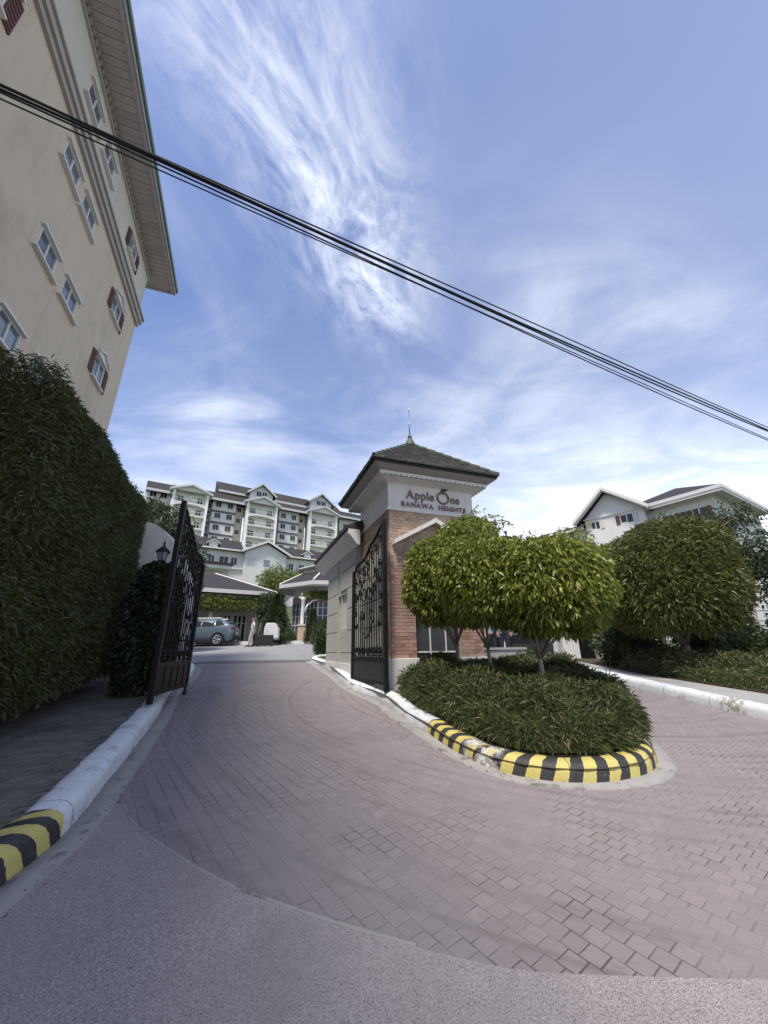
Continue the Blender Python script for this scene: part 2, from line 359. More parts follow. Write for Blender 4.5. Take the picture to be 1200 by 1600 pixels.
def sheet(name, pts, z, m, **k):     # flat polygon draped on the sloping ground; tessellated by bmesh
    bm = bmesh.new(); vs = [bm.verts.new((p[0], p[1], 0)) for p in pts]; bm.faces.new(vs)
    bmesh.ops.triangulate(bm, faces=bm.faces[:])
    for yc in (-3, 28):
        bmesh.ops.bisect_plane(bm, geom=bm.verts[:] + bm.edges[:] + bm.faces[:], plane_co=(0, yc, 0), plane_no=(0, 1, 0))
    for v in bm.verts: v.co.z = gz(v.co.y) + z
    bmesh.ops.recalc_face_normals(bm, faces=bm.faces[:])
    for f in bm.faces:
        if f.normal.z < 0: f.normal_flip()
    me = bpy.data.meshes.new(name); bm.to_mesh(me); bm.free(); me.materials.append(MT[m])
    o = bpy.data.objects.new(name, me); COL.objects.link(o); return props(o, **k)
def sweep(name, path, prof, m, d=.06, closed=False, wob=.006, z0=0, **k):   # prof: (lateral, height); lateral>0 is to the left of travel
    P = resample(path, d); n = len(P); verts = []; faces = []; us = []; s = 0; arc = [0]
    for a, b in zip(P, P[1:]): s += (b - a).length; arc.append(s)
    pl = [0]
    for a, b in zip(prof, prof[1:]): pl.append(pl[-1] + math.hypot(b[0] - a[0], b[1] - a[1]))
    for i, p in enumerate(P):
        t = (P[min(i + 1, n - 1)] - P[max(i - 1, 0)]).normalized(); nn = Vector((-t.y, t.x, 0))
        w = wob * math.sin(arc[i] * 9.1) * math.sin(arc[i] * 3.3 + 1)
        for (l, h) in prof:
            q = p + nn * (l + (w if h > .05 else 0)); verts.append((q.x, q.y, gz(q.y) + h + z0 + (w * .8 if h > .1 else 0)))
    np_ = len(prof)
    for i in range(n - 1):
        for j in range(np_ - 1):
            faces.append((i * np_ + j, i * np_ + j + 1, (i + 1) * np_ + j + 1, (i + 1) * np_ + j)); us.append([(arc[i], pl[j]), (arc[i], pl[j + 1]), (arc[i + 1], pl[j + 1]), (arc[i + 1], pl[j])])
    me = bpy.data.meshes.new(name); me.from_pydata(verts, [], faces); uv = me.uv_layers.new(name='path')
    for pi, p in enumerate(me.polygons):
        for li, q in zip(p.loop_indices, us[pi]): uv.data[li].uv = q
        p.use_smooth = True
    me.materials.append(MT[m]); o = bpy.data.objects.new(name, me); COL.objects.link(o); return props(o, **k)
def inpoly(x, y, poly):
    c = False; j = len(poly) - 1
    for i in range(len(poly)):
        if (poly[i][1] > y) != (poly[j][1] > y) and x < (poly[j][0] - poly[i][0]) * (y - poly[i][1]) / (poly[j][1] - poly[i][1]) + poly[i][0]: c = not c
        j = i
    return c

# ------------------------------------------------------------------ foliage
def lump(p, s=1., seed=0):
    a = seed * 1.7
    return (np.sin(p[:, 0] * 3.1 * s + a) * np.sin(p[:, 1] * 2.7 * s + 1.3 * a) + np.sin(p[:, 2] * 3.7 * s + a * .7) * .8 + np.sin(p[:, 0] * 7.3 * s + p[:, 2] * 6.1 * s + a) * .5 + np.sin(p[:, 1] * 8.1 * s - p[:, 2] * 5 * s) * .4) / 2.7
def leaves(name, pts, nrm, L, Wd, m, parent=None, out=.6, droop=.5, rnd=.6, lv=.35, loc=None, wz=0, **k):
    n = len(pts); d = nrm * out + rng.normal(size=(n, 3)) * rnd; d[:, 2] -= droop
    d /= np.linalg.norm(d, axis=1)[:, None] + 1e-9
    r = rng.normal(size=(n, 3)); r[:, 2] *= .4; sd_ = np.cross(d, r + nrm * .0); sd_ /= np.linalg.norm(sd_, axis=1)[:, None] + 1e-9
    up = np.cross(sd_, d)
    l = L * (1 - lv + 2 * lv * rng.random(n))[:, None]; w = Wd * (1 - lv + 2 * lv * rng.random(n))[:, None]
    b = pts; mid = b + d * l * .45; tip = b + d * l - np.array([0, 0, 1]) * l * .22
    v = np.stack([b, mid + sd_ * w * .5 + up * w * .12, tip, mid - sd_ * w * .5 + up * w * .12], 1).reshape(-1, 3)
    if loc is not None: v = v - np.array(loc)
    i = np.arange(n)[:, None] * 4
    f = np.concatenate([i + [0, 1, 2], i + [0, 2, 3]], 1).reshape(-1)
    me = bpy.data.meshes.new(name); me.vertices.add(4 * n); me.vertices.foreach_set('co', v.reshape(-1).astype(np.float32))
    me.loops.add(6 * n); me.loops.foreach_set('vertex_index', f.astype(np.int32)); me.polygons.add(2 * n)
    me.polygons.foreach_set('loop_start', np.arange(0, 6 * n, 3, dtype=np.int32)); me.update(calc_edges=True); me.validate()
    me.materials.append(MT[m]); o = bpy.data.objects.new(name, me); COL.objects.link(o)
    if parent: o.parent = parent
    o.location = (0, 0, 0) if loc is None else (loc[0], loc[1], loc[2] - wz)
    return props(o, **k)
def ell_pts(n, c, r, thick=.35, lum=.12, ls=1., seed=0, zmin=-1., flat=1.):
    d = rng.normal(size=(n, 3)); d /= np.linalg.norm(d, axis=1)[:, None]
    d = d[d[:, 2] > zmin]; n = len(d)
    rad = 1 - thick * rng.random(n) ** 1.8
    pw = 2 / flat; q = d / ((np.abs(d) ** pw).sum(1) ** (1 / pw))[:, None]
    rad = rad * (1 + lum * lump(d * 1.6, ls, seed))
    p = np.array(c) + q * rad[:, None] * np.array(r)
    return p, d
def core(name, c, r, m, parent, loc, wz, **k):
    bm = bmesh.new(); bmesh.ops.create_icosphere(bm, subdivisions=3, radius=1)
    for v in bm.verts:
        j = 1 + .07 * math.sin(v.co.x * 7 + v.co.z * 5) + .05 * math.sin(v.co.y * 11)
        v.co = Vector((c[0] + v.co.x * r[0] * j - loc[0], c[1] + v.co.y * r[1] * j - loc[1], c[2] + v.co.z * r[2] * j - loc[2]))
    me = bpy.data.meshes.new(name); bm.to_mesh(me); bm.free(); me.materials.append(MT[m]); o = bpy.data.objects.new(name, me); COL.objects.link(o)
    o.parent = parent; o.location = (0, 0, 0); return props(o, **k)
def tree(name, label, cat, base, crowns, leaf, n, L, Wd, trunk=.08, height=None, limbs=5, bark='bark', group=None, droop=.5, thick=.4, flat=1., lum=.12, out=.6, corem=True, rnd=.6, lean=(0, 0), zmin=-1):
    t = thing(name, label, cat, base, 0, group)
    c0, r0 = crowns[0]; mb = MB(); b = Vector(base)
    fork = b + Vector((lean[0], lean[1], (c0[2] - r0[2] - base[2]) * .72))
    mb.tube([Vector((0, 0, -.15)), (fork - b) * .5 + Vector((.03, .02, 0)), fork - b], [trunk * 1.25, trunk, trunk * .85], 8)
    for i in range(limbs):
        a = i * 2.4 + .5; c, r = crowns[0 if len(crowns) > 6 else i % len(crowns)]
        e = Vector((c[0] + math.cos(a) * r[0] * .55, c[1] + math.sin(a) * r[1] * .55, c[2] - r[2] * .15 + random.random() * r[2] * .4)) - b
        md = (fork - b).lerp(e, .5) + Vector((math.cos(a) * .08, math.sin(a) * .08, -.05))
        mb.tube([fork - b, md, e], [trunk * .6, trunk * .42, trunk * .15], 6)
    mb2 = mb; mb2.v = [(x + base[0], y + base[1], z + base[2]) for x, y, z in mb2.v]
    tr = mb2.build('trunk', bark, None, loc=tuple(base), smooth=True)
    tr.parent = t; tr.location = (0, 0, 0)
    P = []; Nn = []
    tot = sum(r[0] * r[1] + r[0] * r[2] for c, r in crowns)
    for i, (c, r) in enumerate(crowns):
        p, d = ell_pts(int(n * (r[0] * r[1] + r[0] * r[2]) / tot), c, r, thick, lum, 1.5, i + base[0], zmin, flat); P.append(p); Nn.append(d)
    P = np.concatenate(P); Nn = np.concatenate(Nn)
    cr = leaves('crown', P, Nn, L, Wd, leaf, t, out, droop, rnd, loc=tuple(base), wz=base[2])
    cr.location = (0, 0, 0)
    if corem:
        for i, (c, r) in enumerate(crowns[:1]):
            core('inner_foliage', c, (r[0] * .62, r[1] * .62, r[2] * .62), leaf, t, base, base[2])
    return t
def block_pts(n, path, halfw, z0f, z1f, seed=0, lum=.1, round_=.25):
    """leaf origins on the shell of a clipped hedge running along a polyline path"""
    P = [Vector((*p, 0)) for p in path]; seg = [(b - a).length for a, b in zip(P, P[1:])]; T = sum(seg); pts = []; nr = []
    per = None
    for _ in range(n):
        s = random.random() * T; i = 0
        while s > seg[i] and i < len(seg) - 1: s -= seg[i]; i += 1
        t = (P[i + 1] - P[i]).normalized(); nn = Vector((-t.y, t.x, 0)); c = P[i] + t * s
        z0, z1 = z0f(c.y), z1f(c.y); h = z1 - z0; per = 2 * h + 2 * halfw; q = random.random() * per
        if q < h: l, z, nv = halfw, z0 + q, nn
        elif q < 2 * h: l, z, nv = -halfw, z0 + q - h, -nn
        else: l, z, nv = q - 2 * h - halfw, z1, Vector((0, 0, 1))
        # rounded shoulder
        dz1 = z1 - z; dl = halfw - abs(l)
        if dz1 < round_ and dl < round_:
            k = (round_ - dz1) ** 2 + (round_ - dl) ** 2
            if k > round_ ** 2:
                f = round_ / math.sqrt(k); z = z1 - round_ + (round_ - dz1) * f; l = math.copysign(halfw - round_ + (round_ - dl) * f, l); nv = (nv + Vector((0, 0, 1)) + nn * math.copysign(1, l)).normalized()
        dep = random.random() ** 2 * .3
        p = c + nn * l; pts.append((p.x - nv.x * dep, p.y - nv.y * dep, z - nv.z * dep)); nr.append(tuple(nv))
    # end caps
    for e, (a, b) in enumerate(((P[0], P[1]), (P[-1], P[-2]))):
        t = (a - b).normalized(); nn = Vector((-t.y, t.x, 0)); z0, z1 = z0f(a.y), z1f(a.y)
        for _ in range(int(n * 2 * halfw * (z1 - z0) / (T * per))):
            l = (random.random() * 2 - 1) * halfw; z = z0 + random.random() * (z1 - z0); bul = .35 * (1 - (l / halfw) ** 2)
            dep = random.random() ** 2 * .25; p = a + nn * l + t * (bul - dep); pts.append((p.x, p.y, z)); nr.append(tuple(t))
    p = np.array(pts); nv = np.array(nr); p = p + nv * (lum * lump(p, 1, seed))[:, None]
    return p, nv

# ================================================================== GROUND
S = dict(kind='structure')
bm = bmesh.new(); xs = [-900, -300, -120, -60, -35, -20, -10, 0, 10, 20, 35, 60, 120, 300, 900]; ys = [-900, -200, -40, -3, 10, 28, 45, 60, 75, 90, 110, 140, 250, 900]
def terr(x, y):
    z = gz(y) - .06
    if y > 45: z += min((y - 45) * .26, 16.)
    return z
grid = [[bm.verts.new((x, y, terr(x, y))) for x in xs] for y in ys]
for j in range(len(ys) - 1):
    for i in range(len(xs) - 1): bm.faces.new((grid[j][i], grid[j][i + 1], grid[j + 1][i + 1], grid[j + 1][i]))
me = bpy.data.meshes.new('ground'); bm.to_mesh(me); bm.free(); me.materials.append(MT['terrain']); o = bpy.data.objects.new('ground', me); COL.objects.link(o); props(o, **S)

FRONT = [(-2.39, 4.12), (-1.97, 3.68), (-1.13, 3.09), (-.61, 2.83), (-.2, 2.66), (.13, 2.54), (.57, 2.41), (.99, 2.37), (1.7, 2.34), (3, 2.3), (6, 2.5), (9, 3.0)]
fr = [(p.x, p.y) for p in resample(FRONT, .1)]
PAVE = fr + [(9, 5), (6.0, 6.4), (5.7, 9.6), (5.6, 17), (-6.9, 17), (-5.0, 9.8), (-3.9, 7.4), (-3.0, 5.0), (-2.6, 4.3)]
sheet('driveway', PAVE, .0068, 'joint', **S)
drive = bpy.data.objects['driveway']
sheet('road', [(-60, -40), (60, -40), (60, 3.4), (12, 3.2)] + fr[::-1] + [(-2.6, 4.2), (-3.2, 2.8), (-5, 1.5), (-60, 1.5)], .012, 'asphalt', **S)
sheet('far_driveway', [(6.2, 10.6), (5.6, 17), (-9.5, 17), (-5.6, 10.6)], .009, 'farpaver', **S)
sheet('plaza', [(-7.2, 16.6), (12, 16.6), (14, 34), (-40, 34), (-40, 15.6), (-8, 15.6)], .016, 'plaza', **S)
ISL = [(-2.9, 15.85), (-1.93, 13.75), (-1.2, 11.2), (-.80, 9.79), (-.32, 9.0), (.02, 8.22), (.30, 7.0), (.56, 6.27), (.77, 5.57), (.96, 5.11), (1.13, 4.82), (1.4, 4.59), (1.67, 4.48), (1.97, 4.44), (2.25, 4.47), (2.6, 4.6), (2.9, 4.83), (3.13, 5.2), (3.4, 6.0), (3.7, 7.3), (3.9, 9), (4.0, 11), (3.8, 15.5), (2.5, 17), (-2.2, 17.2), (-2.9, 16.6), (-2.9, 15.85)]
# pavers, laid in diagonal running bond
ca, sa = math.cos(R(-53)), math.sin(R(-53)); rw, rl = .12, .105; cells = []
for i in range(-125, 130):
    for j in range(-160, 190):
        u = (j + .5 * (i % 2)) * rl; v = i * rw; x = u * ca - v * sa; y = u * sa + v * ca + 6
        if y > 10.75 or abs(x) > 1.02 * y + 1.2: continue
        if inpoly(x, y, PAVE) or inpoly(x - .12, y + .16, PAVE) or inpoly(x + .1, y - .1, PAVE):
            if inpoly(x, y, ISL) and inpoly(x + .2, y, ISL) and inpoly(x - .2, y, ISL): continue
            cells.append((y * .94 + .1, x, y))
cells.sort()
def paver_mb(mb, cx, cy, g=.005, jz=0, tilt=(0, 0)):
    a, b, h = rl / 2 - g / 2 * 1.0, rw / 2 - g / 2, .009 + jz; e = .005; P = []
    for (sx, sy) in ((-1, -1), (1, -1), (1, 1), (-1, 1)):
        for (ins, z) in ((0, h - .003), (e, h)):
            u, v = sx * (a - ins), sy * (b - ins); x = u * ca - v * sa; y = u * sa + v * ca
            P.append((cx + x, cy + y, .074 * (y) + z + tilt[0] * u + tilt[1] * v))
    o_ = [(P[0]), P[2], P[4], P[6], P[1], P[3], P[5], P[7]]
    low = [(p[0], p[1], p[2] - .012) for p in o_[:4]]
    mb.add(low + o_, [(0, 1, 5, 4), (1, 2, 6, 5), (2, 3, 7, 6), (3, 0, 4, 7), (4, 5, 9, 8), (5, 6, 10, 9), (6, 7, 11, 10), (7, 4, 8, 11), (8, 9, 10, 11)])
variants = []
for k in range(6):
    mb = MB(); paver_mb(mb, 0, 0, .0025 + .003 * random.random(), random.uniform(-.0015, .0015), (random.uniform(-.006, .006), random.uniform(-.006, .006))); variants.append(newmesh(mb, 'paver', 'paver'))
for (_, x, y) in cells[:300]:
    o = bpy.data.objects.new('paver', random.choice(variants)); COL.objects.link(o); o.parent = drive; o.location = (x + random.uniform(-.002, .002), y + random.uniform(-.002, .002), .074 * y)
mb = MB()
for (_, x, y) in cells[300:]:
    b0 = len(mb.v); paver_mb(mb, x, y, random.choice((.002, .003, .004, .006)), random.uniform(-.0012, .0012), (random.uniform(-.005, .005), random.uniform(-.005, .005)))
    for i in range(b0, len(mb.v)): p = mb.v[i]; mb.v[i] = (p[0], p[1], p[2] + .074 * y)
mb.build('paver_field', 'paver', drive, kind='stuff')

sweep('edge_strip', FRONT[:6], [(.0, .0), (.002, .010), (.03, .010), (.032, .0)], 'gutter', z0=.004, d=.08, wob=.01, **S)
# left kerb (painted), gutter, footpath
KL = [(-2.2, .6), (-2.30, 1.8), (-2.41, 3.03), (-2.52, 3.7), (-2.86, 4.61), (-3.22, 5.59), (-4.0, 7.55), (-4.93, 9.66), (-5.5, 11.5), (-6.1, 13.2), (-6.9, 14.6), (-8.4, 16)]
kprof = [(0, -.03), (.012, .10), (.03, .15), (.07, .185), (.13, .2), (.24, .2), (.29, .19), (.31, .14), (.31, -.03)]
# offset so that stripes run from the street end; u is measured along the path
sweep('kerb', KL, kprof, 'kerbL', z0=.012, **S)
sweep('gutter', [(p[0] + .17, p[1] + .03) for p in KL], [(-.04, -.02), (-.035, .008), (.17, .008), (.18, -.02)], 'gutter', z0=.012, d=.2, wob=.012, **S)
foot = sheet('footpath', [(-2.45, .6), (-2.56, 1.8), (-2.68, 3.03), (-2.8, 3.7), (-3.12, 4.6), (-3.5, 5.6), (-4.3, 7.6), (-5.2, 9.7), (-5.9, 12), (-6.3, 13.3), (-7.1, 14.8), (-8.6, 16.2), (-20, 17), (-20, .6)], .185, 'joint', **S)
mb = MB(); cnt = 0
fpoly = [(-2.7, .6), (-2.7, 3.0), (-2.85, 3.7), (-3.2, 4.6), (-3.55, 5.6), (-4.35, 7.6), (-5.25, 9.7), (-6.4, 10.5), (-7, 10), (-6, 4), (-5, .6)]
for i in range(-10, 70):
    for j in range(-60, 40):
        x = j * .2 + .1 * (i % 2) - 4; y = i * .1 + 3 + x * .35 + 1.2
        if not inpoly(x, y, fpoly): continue
        z = .2 + random.uniform(-.003, .003)
        w_, h_ = .094, .045; q = [(x - w_, y - h_ - .033), (x + w_, y - h_ + .033), (x + w_, y + h_ + .033), (x - w_, y + h_ - .033)]
        mb.add([(a, b, gz(b) + z - .02) for a, b in q] + [(a, b, gz(b) + z) for a, b in q], [(0, 1, 5, 4), (1, 2, 6, 5), (2, 3, 7, 6), (3, 0, 4, 7), (4, 5, 6, 7)])
mb.build('paver_field', 'footpaver', foot, kind='stuff')

# island of the gatehouse
sweep('kerb', ISL, [(-.0, -.03), (.005, .07), (.025, .12), (.06, .155), (.10, .165), (.2, .165), (.24, .15), (.24, -.03)], 'kerbI', z0=.012, **S)
sheet('planting_bed', ISL[:-1], .13, 'soil', **S)
sweep('gutter', [(-3.15, 15.9), (-1.75, 12.0), (-1.02, 9.7), (-.35, 8.3), (.05, 7.0), (.41, 6.0), (.66, 5.3), (.95, 4.75), (1.3, 4.42), (1.8, 4.26), (2.3, 4.27), (2.75, 4.42), (3.1, 4.72), (3.32, 5.15), (3.6, 6.0), (3.9, 7.3)], [(.05, -.02), (.055, .008), (.3, .008), (.31, -.02)], 'gutter', z0=.012, d=.2, wob=.01, **S)
# right kerb and footpath
KR = [(5.5, 16), (5.5, 12), (5.6, 9.6), (5.74, 7.74), (5.86, 6.63), (6.15, 5.6), (7.0, 4.6), (9, 3.9), (14, 3.6)]
sweep('kerb', KR, [(0, -.03), (.01, .1), (.03, .16), (.08, .19), (.25, .19), (.29, .17), (.3, -.03)], 'kerbW', z0=.012, **S)
sheet('pavement', [(5.8, 16), (5.8, 12), (5.88, 9.6), (6.02, 7.8), (6.14, 6.7), (6.4, 5.8), (7.2, 4.85), (9, 4.2), (14, 3.9), (30, 4), (30, 16)], .17, 'concrete', **S)
sheet('planting_bed', [(6.3, 15), (6.3, 12), (6.4, 10.5), (7.05, 7.6), (7.6, 6.2), (9, 5.4), (28, 5), (28, 15)], .19, 'soil', **S)
# far kerb in front of the lobby
mb = MB(); mb.box(-12.6, 2, 26.9, 27.2, 1.98, 2.22).build('kerb', 'white', **S)

# ================================================================== LEFT APARTMENT BUILDING
E = R(20)
LB = thing('apartment_block', 'tall beige rendered apartment block with red shutters and deep eaves at the left edge', 'building', (-10.1, 12.2, .6), E)
wins = []   # (t centre, z0, z1, width, shuttered, pediment)
for z0, z1 in ((12.65, 13.38), (9.98, 10.78), (7.3, 8.1), (4.6, 5.4)):
    wins.append((1.92, z0, z1, .86, 1, 1))
for z0, z1, t in ((13.05, 13.72, 5.05), (13.05, 13.72, 6.28), (10.36, 11.03, 4.62), (10.36, 11.03, 5.98), (7.7, 8.35, 4.7), (7.7, 8.35, 6.2)):
    wins.append((t, z0, z1, .86, 0, 0))
for t, s in ((2.0, 1), (5.0, 0), (6.35, 0), (9.8, 1)): wins.append((t, 15.55, 16.25, .86, s, 0))
for t in (9.75, 14., 18.): wins += [(t, 12.65, 13.6, .95, 1, 1), (t, 9.98, 10.95, .95, 1, 1)]
FW = lambda u, v, w: (w, -u, v)
for nm, m, a, b in (('wall', 'beige', -.3, 14.3), ('upper_wall', 'palegreen', 14.3, 17.2)):
    mb = MB(); hs_ = [(t - w / 2, t + w / 2, z0, z1) for t, z0, z1, w, s, p in wins if a < z0 < b]
    hole_wall(mb, FW, 0, 24, a, b, hs_, .12)
    mb.add([(0, 0, a), (-12, 0, a), (-12, 0, b), (0, 0, b)], [(0, 1, 2, 3)]); mb.add([(-12, 0, a), (-12, -24, a), (-12, -24, b), (-12, 0, b)], [(0, 1, 2, 3)]); mb.add([(0, -24, a), (-12, -24, a), (-12, -24, b), (0, -24, b)], [(0, 1, 2, 3)])
    mb.build(nm, m, LB)
for t, z0, z1, w, s, p in wins:
    a, b = -t - w / 2, -t + w / 2
    mb = MB(); fwd = -.045
    f = .035
    mb.box(fwd, .012, a, a + f, z0, z1).box(fwd, .012, b - f, b, z0, z1).box(fwd, .012, a + f, b - f, z0, z0 + f).box(fwd, .012, a + f, b - f, z1 - f, z1)
    mb.box(fwd, 0, (a + b) / 2 - .02, (a + b) / 2 + .02, z0 + f, z1 - f)
    fr_ = mb.build('window_frame', 'whitetrim', LB)
    for q0, q1 in ((a + f, (a + b) / 2 - .02), ((a + b) / 2 + .02, b - f)):
        MB().box(-.075, -.03, q0, q1, z0 + f, z1 - f).build('pane', 'glass', fr_)
    ov = .14 if not s else .33
    MB().box(0.002, .11, a - (.06 if s else ov), b + (.06 if s else ov), z0 - .06, z0 - .005).build('window_sill', 'whitetrim', LB)
    MB().box(0.002, .09, a - ov * .6, b + ov * .6, z1 + .005, z1 + .065).build('window_head', 'whitetrim', LB)
    if p:
        c = (a + b) / 2; MB().prism([(a - .08, z1 + .103), (b + .08, z1 + .103), (c, z1 + .36)], .004, .05, 'x').prism([(a - .14, z1 + .103), (a - .06, z1 + .103), (c, z1 + .33), (c, z1 + .41)], .052, .12, 'x').prism([(b + .14, z1 + .103), (b + .06, z1 + .103), (c, z1 + .331), (c, z1 + .411)], .052, .12, 'x').build('pediment', 'whitetrim', LB)
    if s:
        for q0 in (a - .31, b + .03):
            sh = MB().box(.004, .035, q0, q0 + .28, z0 - .003, z1 + .003)
            for k in range(7):
                zc = z0 + .05 + k * (z1 - z0 - .1) / 6.5; sh.box(.0351, .052, q0 + .03, q0 + .25, zc, zc + .05)
            sh.build('shutter', 'shutter', LB)
mb = MB(); mb.box(.001, .16, -24, .12, 14.40, 14.62).box(.001, .09, -24, .06, 14.22, 14.398).box(.001, .22, -24, .18, 14.622, 14.70); mb.build('belt_course', 'trim', LB)
mb = MB()
for k in range(118): mb.box(.001, .085, -23.7 + k * .2, -23.7 + k * .2 + .11, 16.93, 17.08)
mb.box(.001, .06, -24, .04, 16.80, 16.90).box(.001, .11, -24, .05, 17.082, 17.2); mb.build('dentil_course', 'trim', LB)
bd = newmesh(MB().box(.115, .80, 0, .188, 0, .02), 'soffit_board', 'soffit')
for k in range(119): inst(bd, 'soffit_board', LB, (0, -23.0 + k * .2, 17.16 + .004 * (k % 2))) if -23 + k * .2 < .05 else None
MB().box(-6, .80, .06, .80, 17.17, 17.19).box(.75, .84, -24, .84, 17.12, 17.165).box(-6, .745, .76, .84, 17.12, 17.166).build('soffit', 'soffit', LB)
MB().box(.82, .90, -24, .90, 17.167, 17.50).box(-12, .819, .82, .90, 17.167, 17.50).build('fascia_board', 'fascia', LB)
mb = MB(); mb.box(.902, .96, -24, .96, 17.36, 17.54).box(-12, .901, .902, .96, 17.36, 17.54); mb.build('roof_gutter', 'greenedge', LB)
mb = MB(); mb.add([(.9, -24, 17.52), (.9, .9, 17.52), (-6, -5.5, 20.8), (-6, -24, 20.8), (-12.9, .9, 17.52), (-12.9, -24, 17.52)], [(0, 1, 2, 3), (1, 4, 2), (4, 5, 3, 2)]); mb.build('roof', 'darkroof', LB)

# ================================================================== CABLES
ca0 = Vector((-3.9 - 13.8 * 1.0, 2.2 - 6.4 * 1.0, 0)); dirc = Vector((13.8, 6.4, 0)).normalized(); nrmc = Vector((-dirc.y, dirc.x, 0))
for i, (r, h0, off, lab) in enumerate(((.011, 7.18, .00, 'topmost thin black cable of the bundle crossing the sky'), (.015, 7.09, .05, 'thick black cable just under the topmost in the sky bundle'), (.016, 7.0, -.03, 'thick black cable in the middle of the sky bundle'),
                                      (.009, 6.88, .06, 'thin black cable second from the bottom of the sky bundle'), (.011, 6.74, .0, 'lowest black cable, hanging apart under the sky bundle'))):
    pts = []
    for k in range(61):
        u = -1 + 2 * k / 60; s = (u + 1) / 2 * 62 - 8
        x = ca0.x + dirc.x * s; y = ca0.y + dirc.y * s; sag = .30 * (((s - 22) / 16) ** 2 - .2) + .035 * math.sin(s * .35 + i * 2)
        pts.append(((x + nrmc.x * off), (y + nrmc.y * off), 6.96 + .19 - .025 * (s - 15.2) + (h0 - 7.0) * (.2 + .85 * min(max((s - 13) / 17, -.2), 1.2)) - .10 + sag * .9))
    o = MB().tube(pts, r, 6).build('overhead_cable', 'cable', smooth=True, label=lab, cat='cable', group='overhead cables crossing the sky')

# ================================================================== LEFT HEDGE AND ITS SURROUNDINGS
hp = [(-5.25, 4.0), (-5.85, 5.9), (-7.15, 9.1)]
t = thing('hedge', 'very tall dark clipped hedge beside the left footpath', 'hedge', (-6, 6.5, .7))
pt, nv = block_pts(120000, hp, .98, lambda y: gz(y) + .55, lambda y: 5.28, 1, .13, .45)
lv = leaves('foliage', pt, nv, .10, .02, 'hedgeleaf', t, .55, .35, .75, loc=(-6, 6.5, .7), kind='stuff'); lv.location = (0, 0, 0)
mb = MB()
for a, b in zip(hp, hp[1:]):
    A, B = Vector((*a, 0)), Vector((*b, 0)); tt = (B - A).normalized(); nn = Vector((-tt.y, tt.x, 0)) * .72
    q = [A - nn - tt * .0, A + nn, B + nn, B - nn]
    mb.add([(p.x, p.y, gz(p.y) + .6) for p in q] + [(p.x, p.y, 4.95) for p in q], [(0, 1, 2, 3), (4, 5, 6, 7), (0, 1, 5, 4), (1, 2, 6, 5), (2, 3, 7, 6), (3, 0, 4, 7)])
mb.v = [(x + 0, y, z) for x, y, z in mb.v]
mb.build('inner_foliage', 'hedgeleaf', t); t.children[-1].location = (6, -6.5, 0) if False else t.children[-1].location
# mesh above is in world numbers: shift into the thing's frame
io = [c for c in bpy.data.objects if c.parent == t and c.name.startswith('inner_foliage')][0]; io.location = (6, -6.5, -.7)
for k in range(9):
    u = k / 8; x = -5.25 + (-7.15 + 5.25) * u + .55; y = 4.0 + 5.1 * u
    tb = MB(); tb.tube([(x + 6, y - 6.5, gz(y) + .1), (x + 6 + random.uniform(-.1, .1), y - 6.5, gz(y) + .7), (x + 6, y - 6.5, 1.6)], [.035, .028, .02], 6); tb.build('stem', 'bark', t)
# ivy-covered gate pillar with lantern
t = thing('gate_pillar', 'round-topped gate pillar smothered in dark creeper left of the open gate', 'pillar', (-4.98, 8.45, .8))
MB().lathe([(.36, .75), (.36, 2.85), (.30, 3.15), (.16, 3.33), (.02, 3.36)], 16).build('pillar_core', 'greywall', t, smooth=True)
core('inner_foliage', (0, 0, 1.25), (.43, .43, 1.32), 'ivy', t, (0, 0, 0), 0)
p, d = ell_pts(17000, (0, 0, 1.2), (.50, .50, 1.45), .25, .05, 2, 3, -1, .75)
leaves('creeper', p, d, .10, .05, 'ivy', t, .6, .4, .6, kind='stuff')
t = thing('lantern', 'small black post lantern with frosted glass standing on the creeper-covered pillar', 'lantern', (-5.0, 8.45, 3.36))
MB().lathe([(.11, 3.36), (.11, 3.40), (.045, 3.43), (.04, 3.5), (.09, 3.53)], 8).build('lantern_base', 'black', t)
MB().lathe([(.075, 3.532), (.115, 3.72)], 6).build('lantern_glass', 'lampglass', t)
mb = MB()
for k in range(6): a = k * math.pi / 3; mb.tube([(.08 * math.cos(a), .08 * math.sin(a), 3.53), (.122 * math.cos(a), .122 * math.sin(a), 3.72)], .009, 4)
mb.lathe([(.165, 3.721), (.155, 3.74), (.07, 3.83), (.03, 3.86), (.018, 3.9), (.025, 3.93), (.004, 4.0)], 6); mb.build('lantern_cap', 'black', t)
# white boundary wall with sweeping top
t = thing('boundary_wall', 'white rendered wall with a swept curved top behind the hedge end', 'wall', (-7, 10.3, .8), R(8))
pr = [(-3.5, .6), (1.75, .6), (1.75, 3.2)]
for k in range(15): u = k / 14; pr.append((1.75 - 1.6 * u, 3.25 + 1.85 * (1 - (1 - u) ** 2) ** .9))
pr += [(-.8, 5.2), (-3.5, 5.2)]
MB().prism(pr, 0, .25, 'y').build('wall', 'white', t)
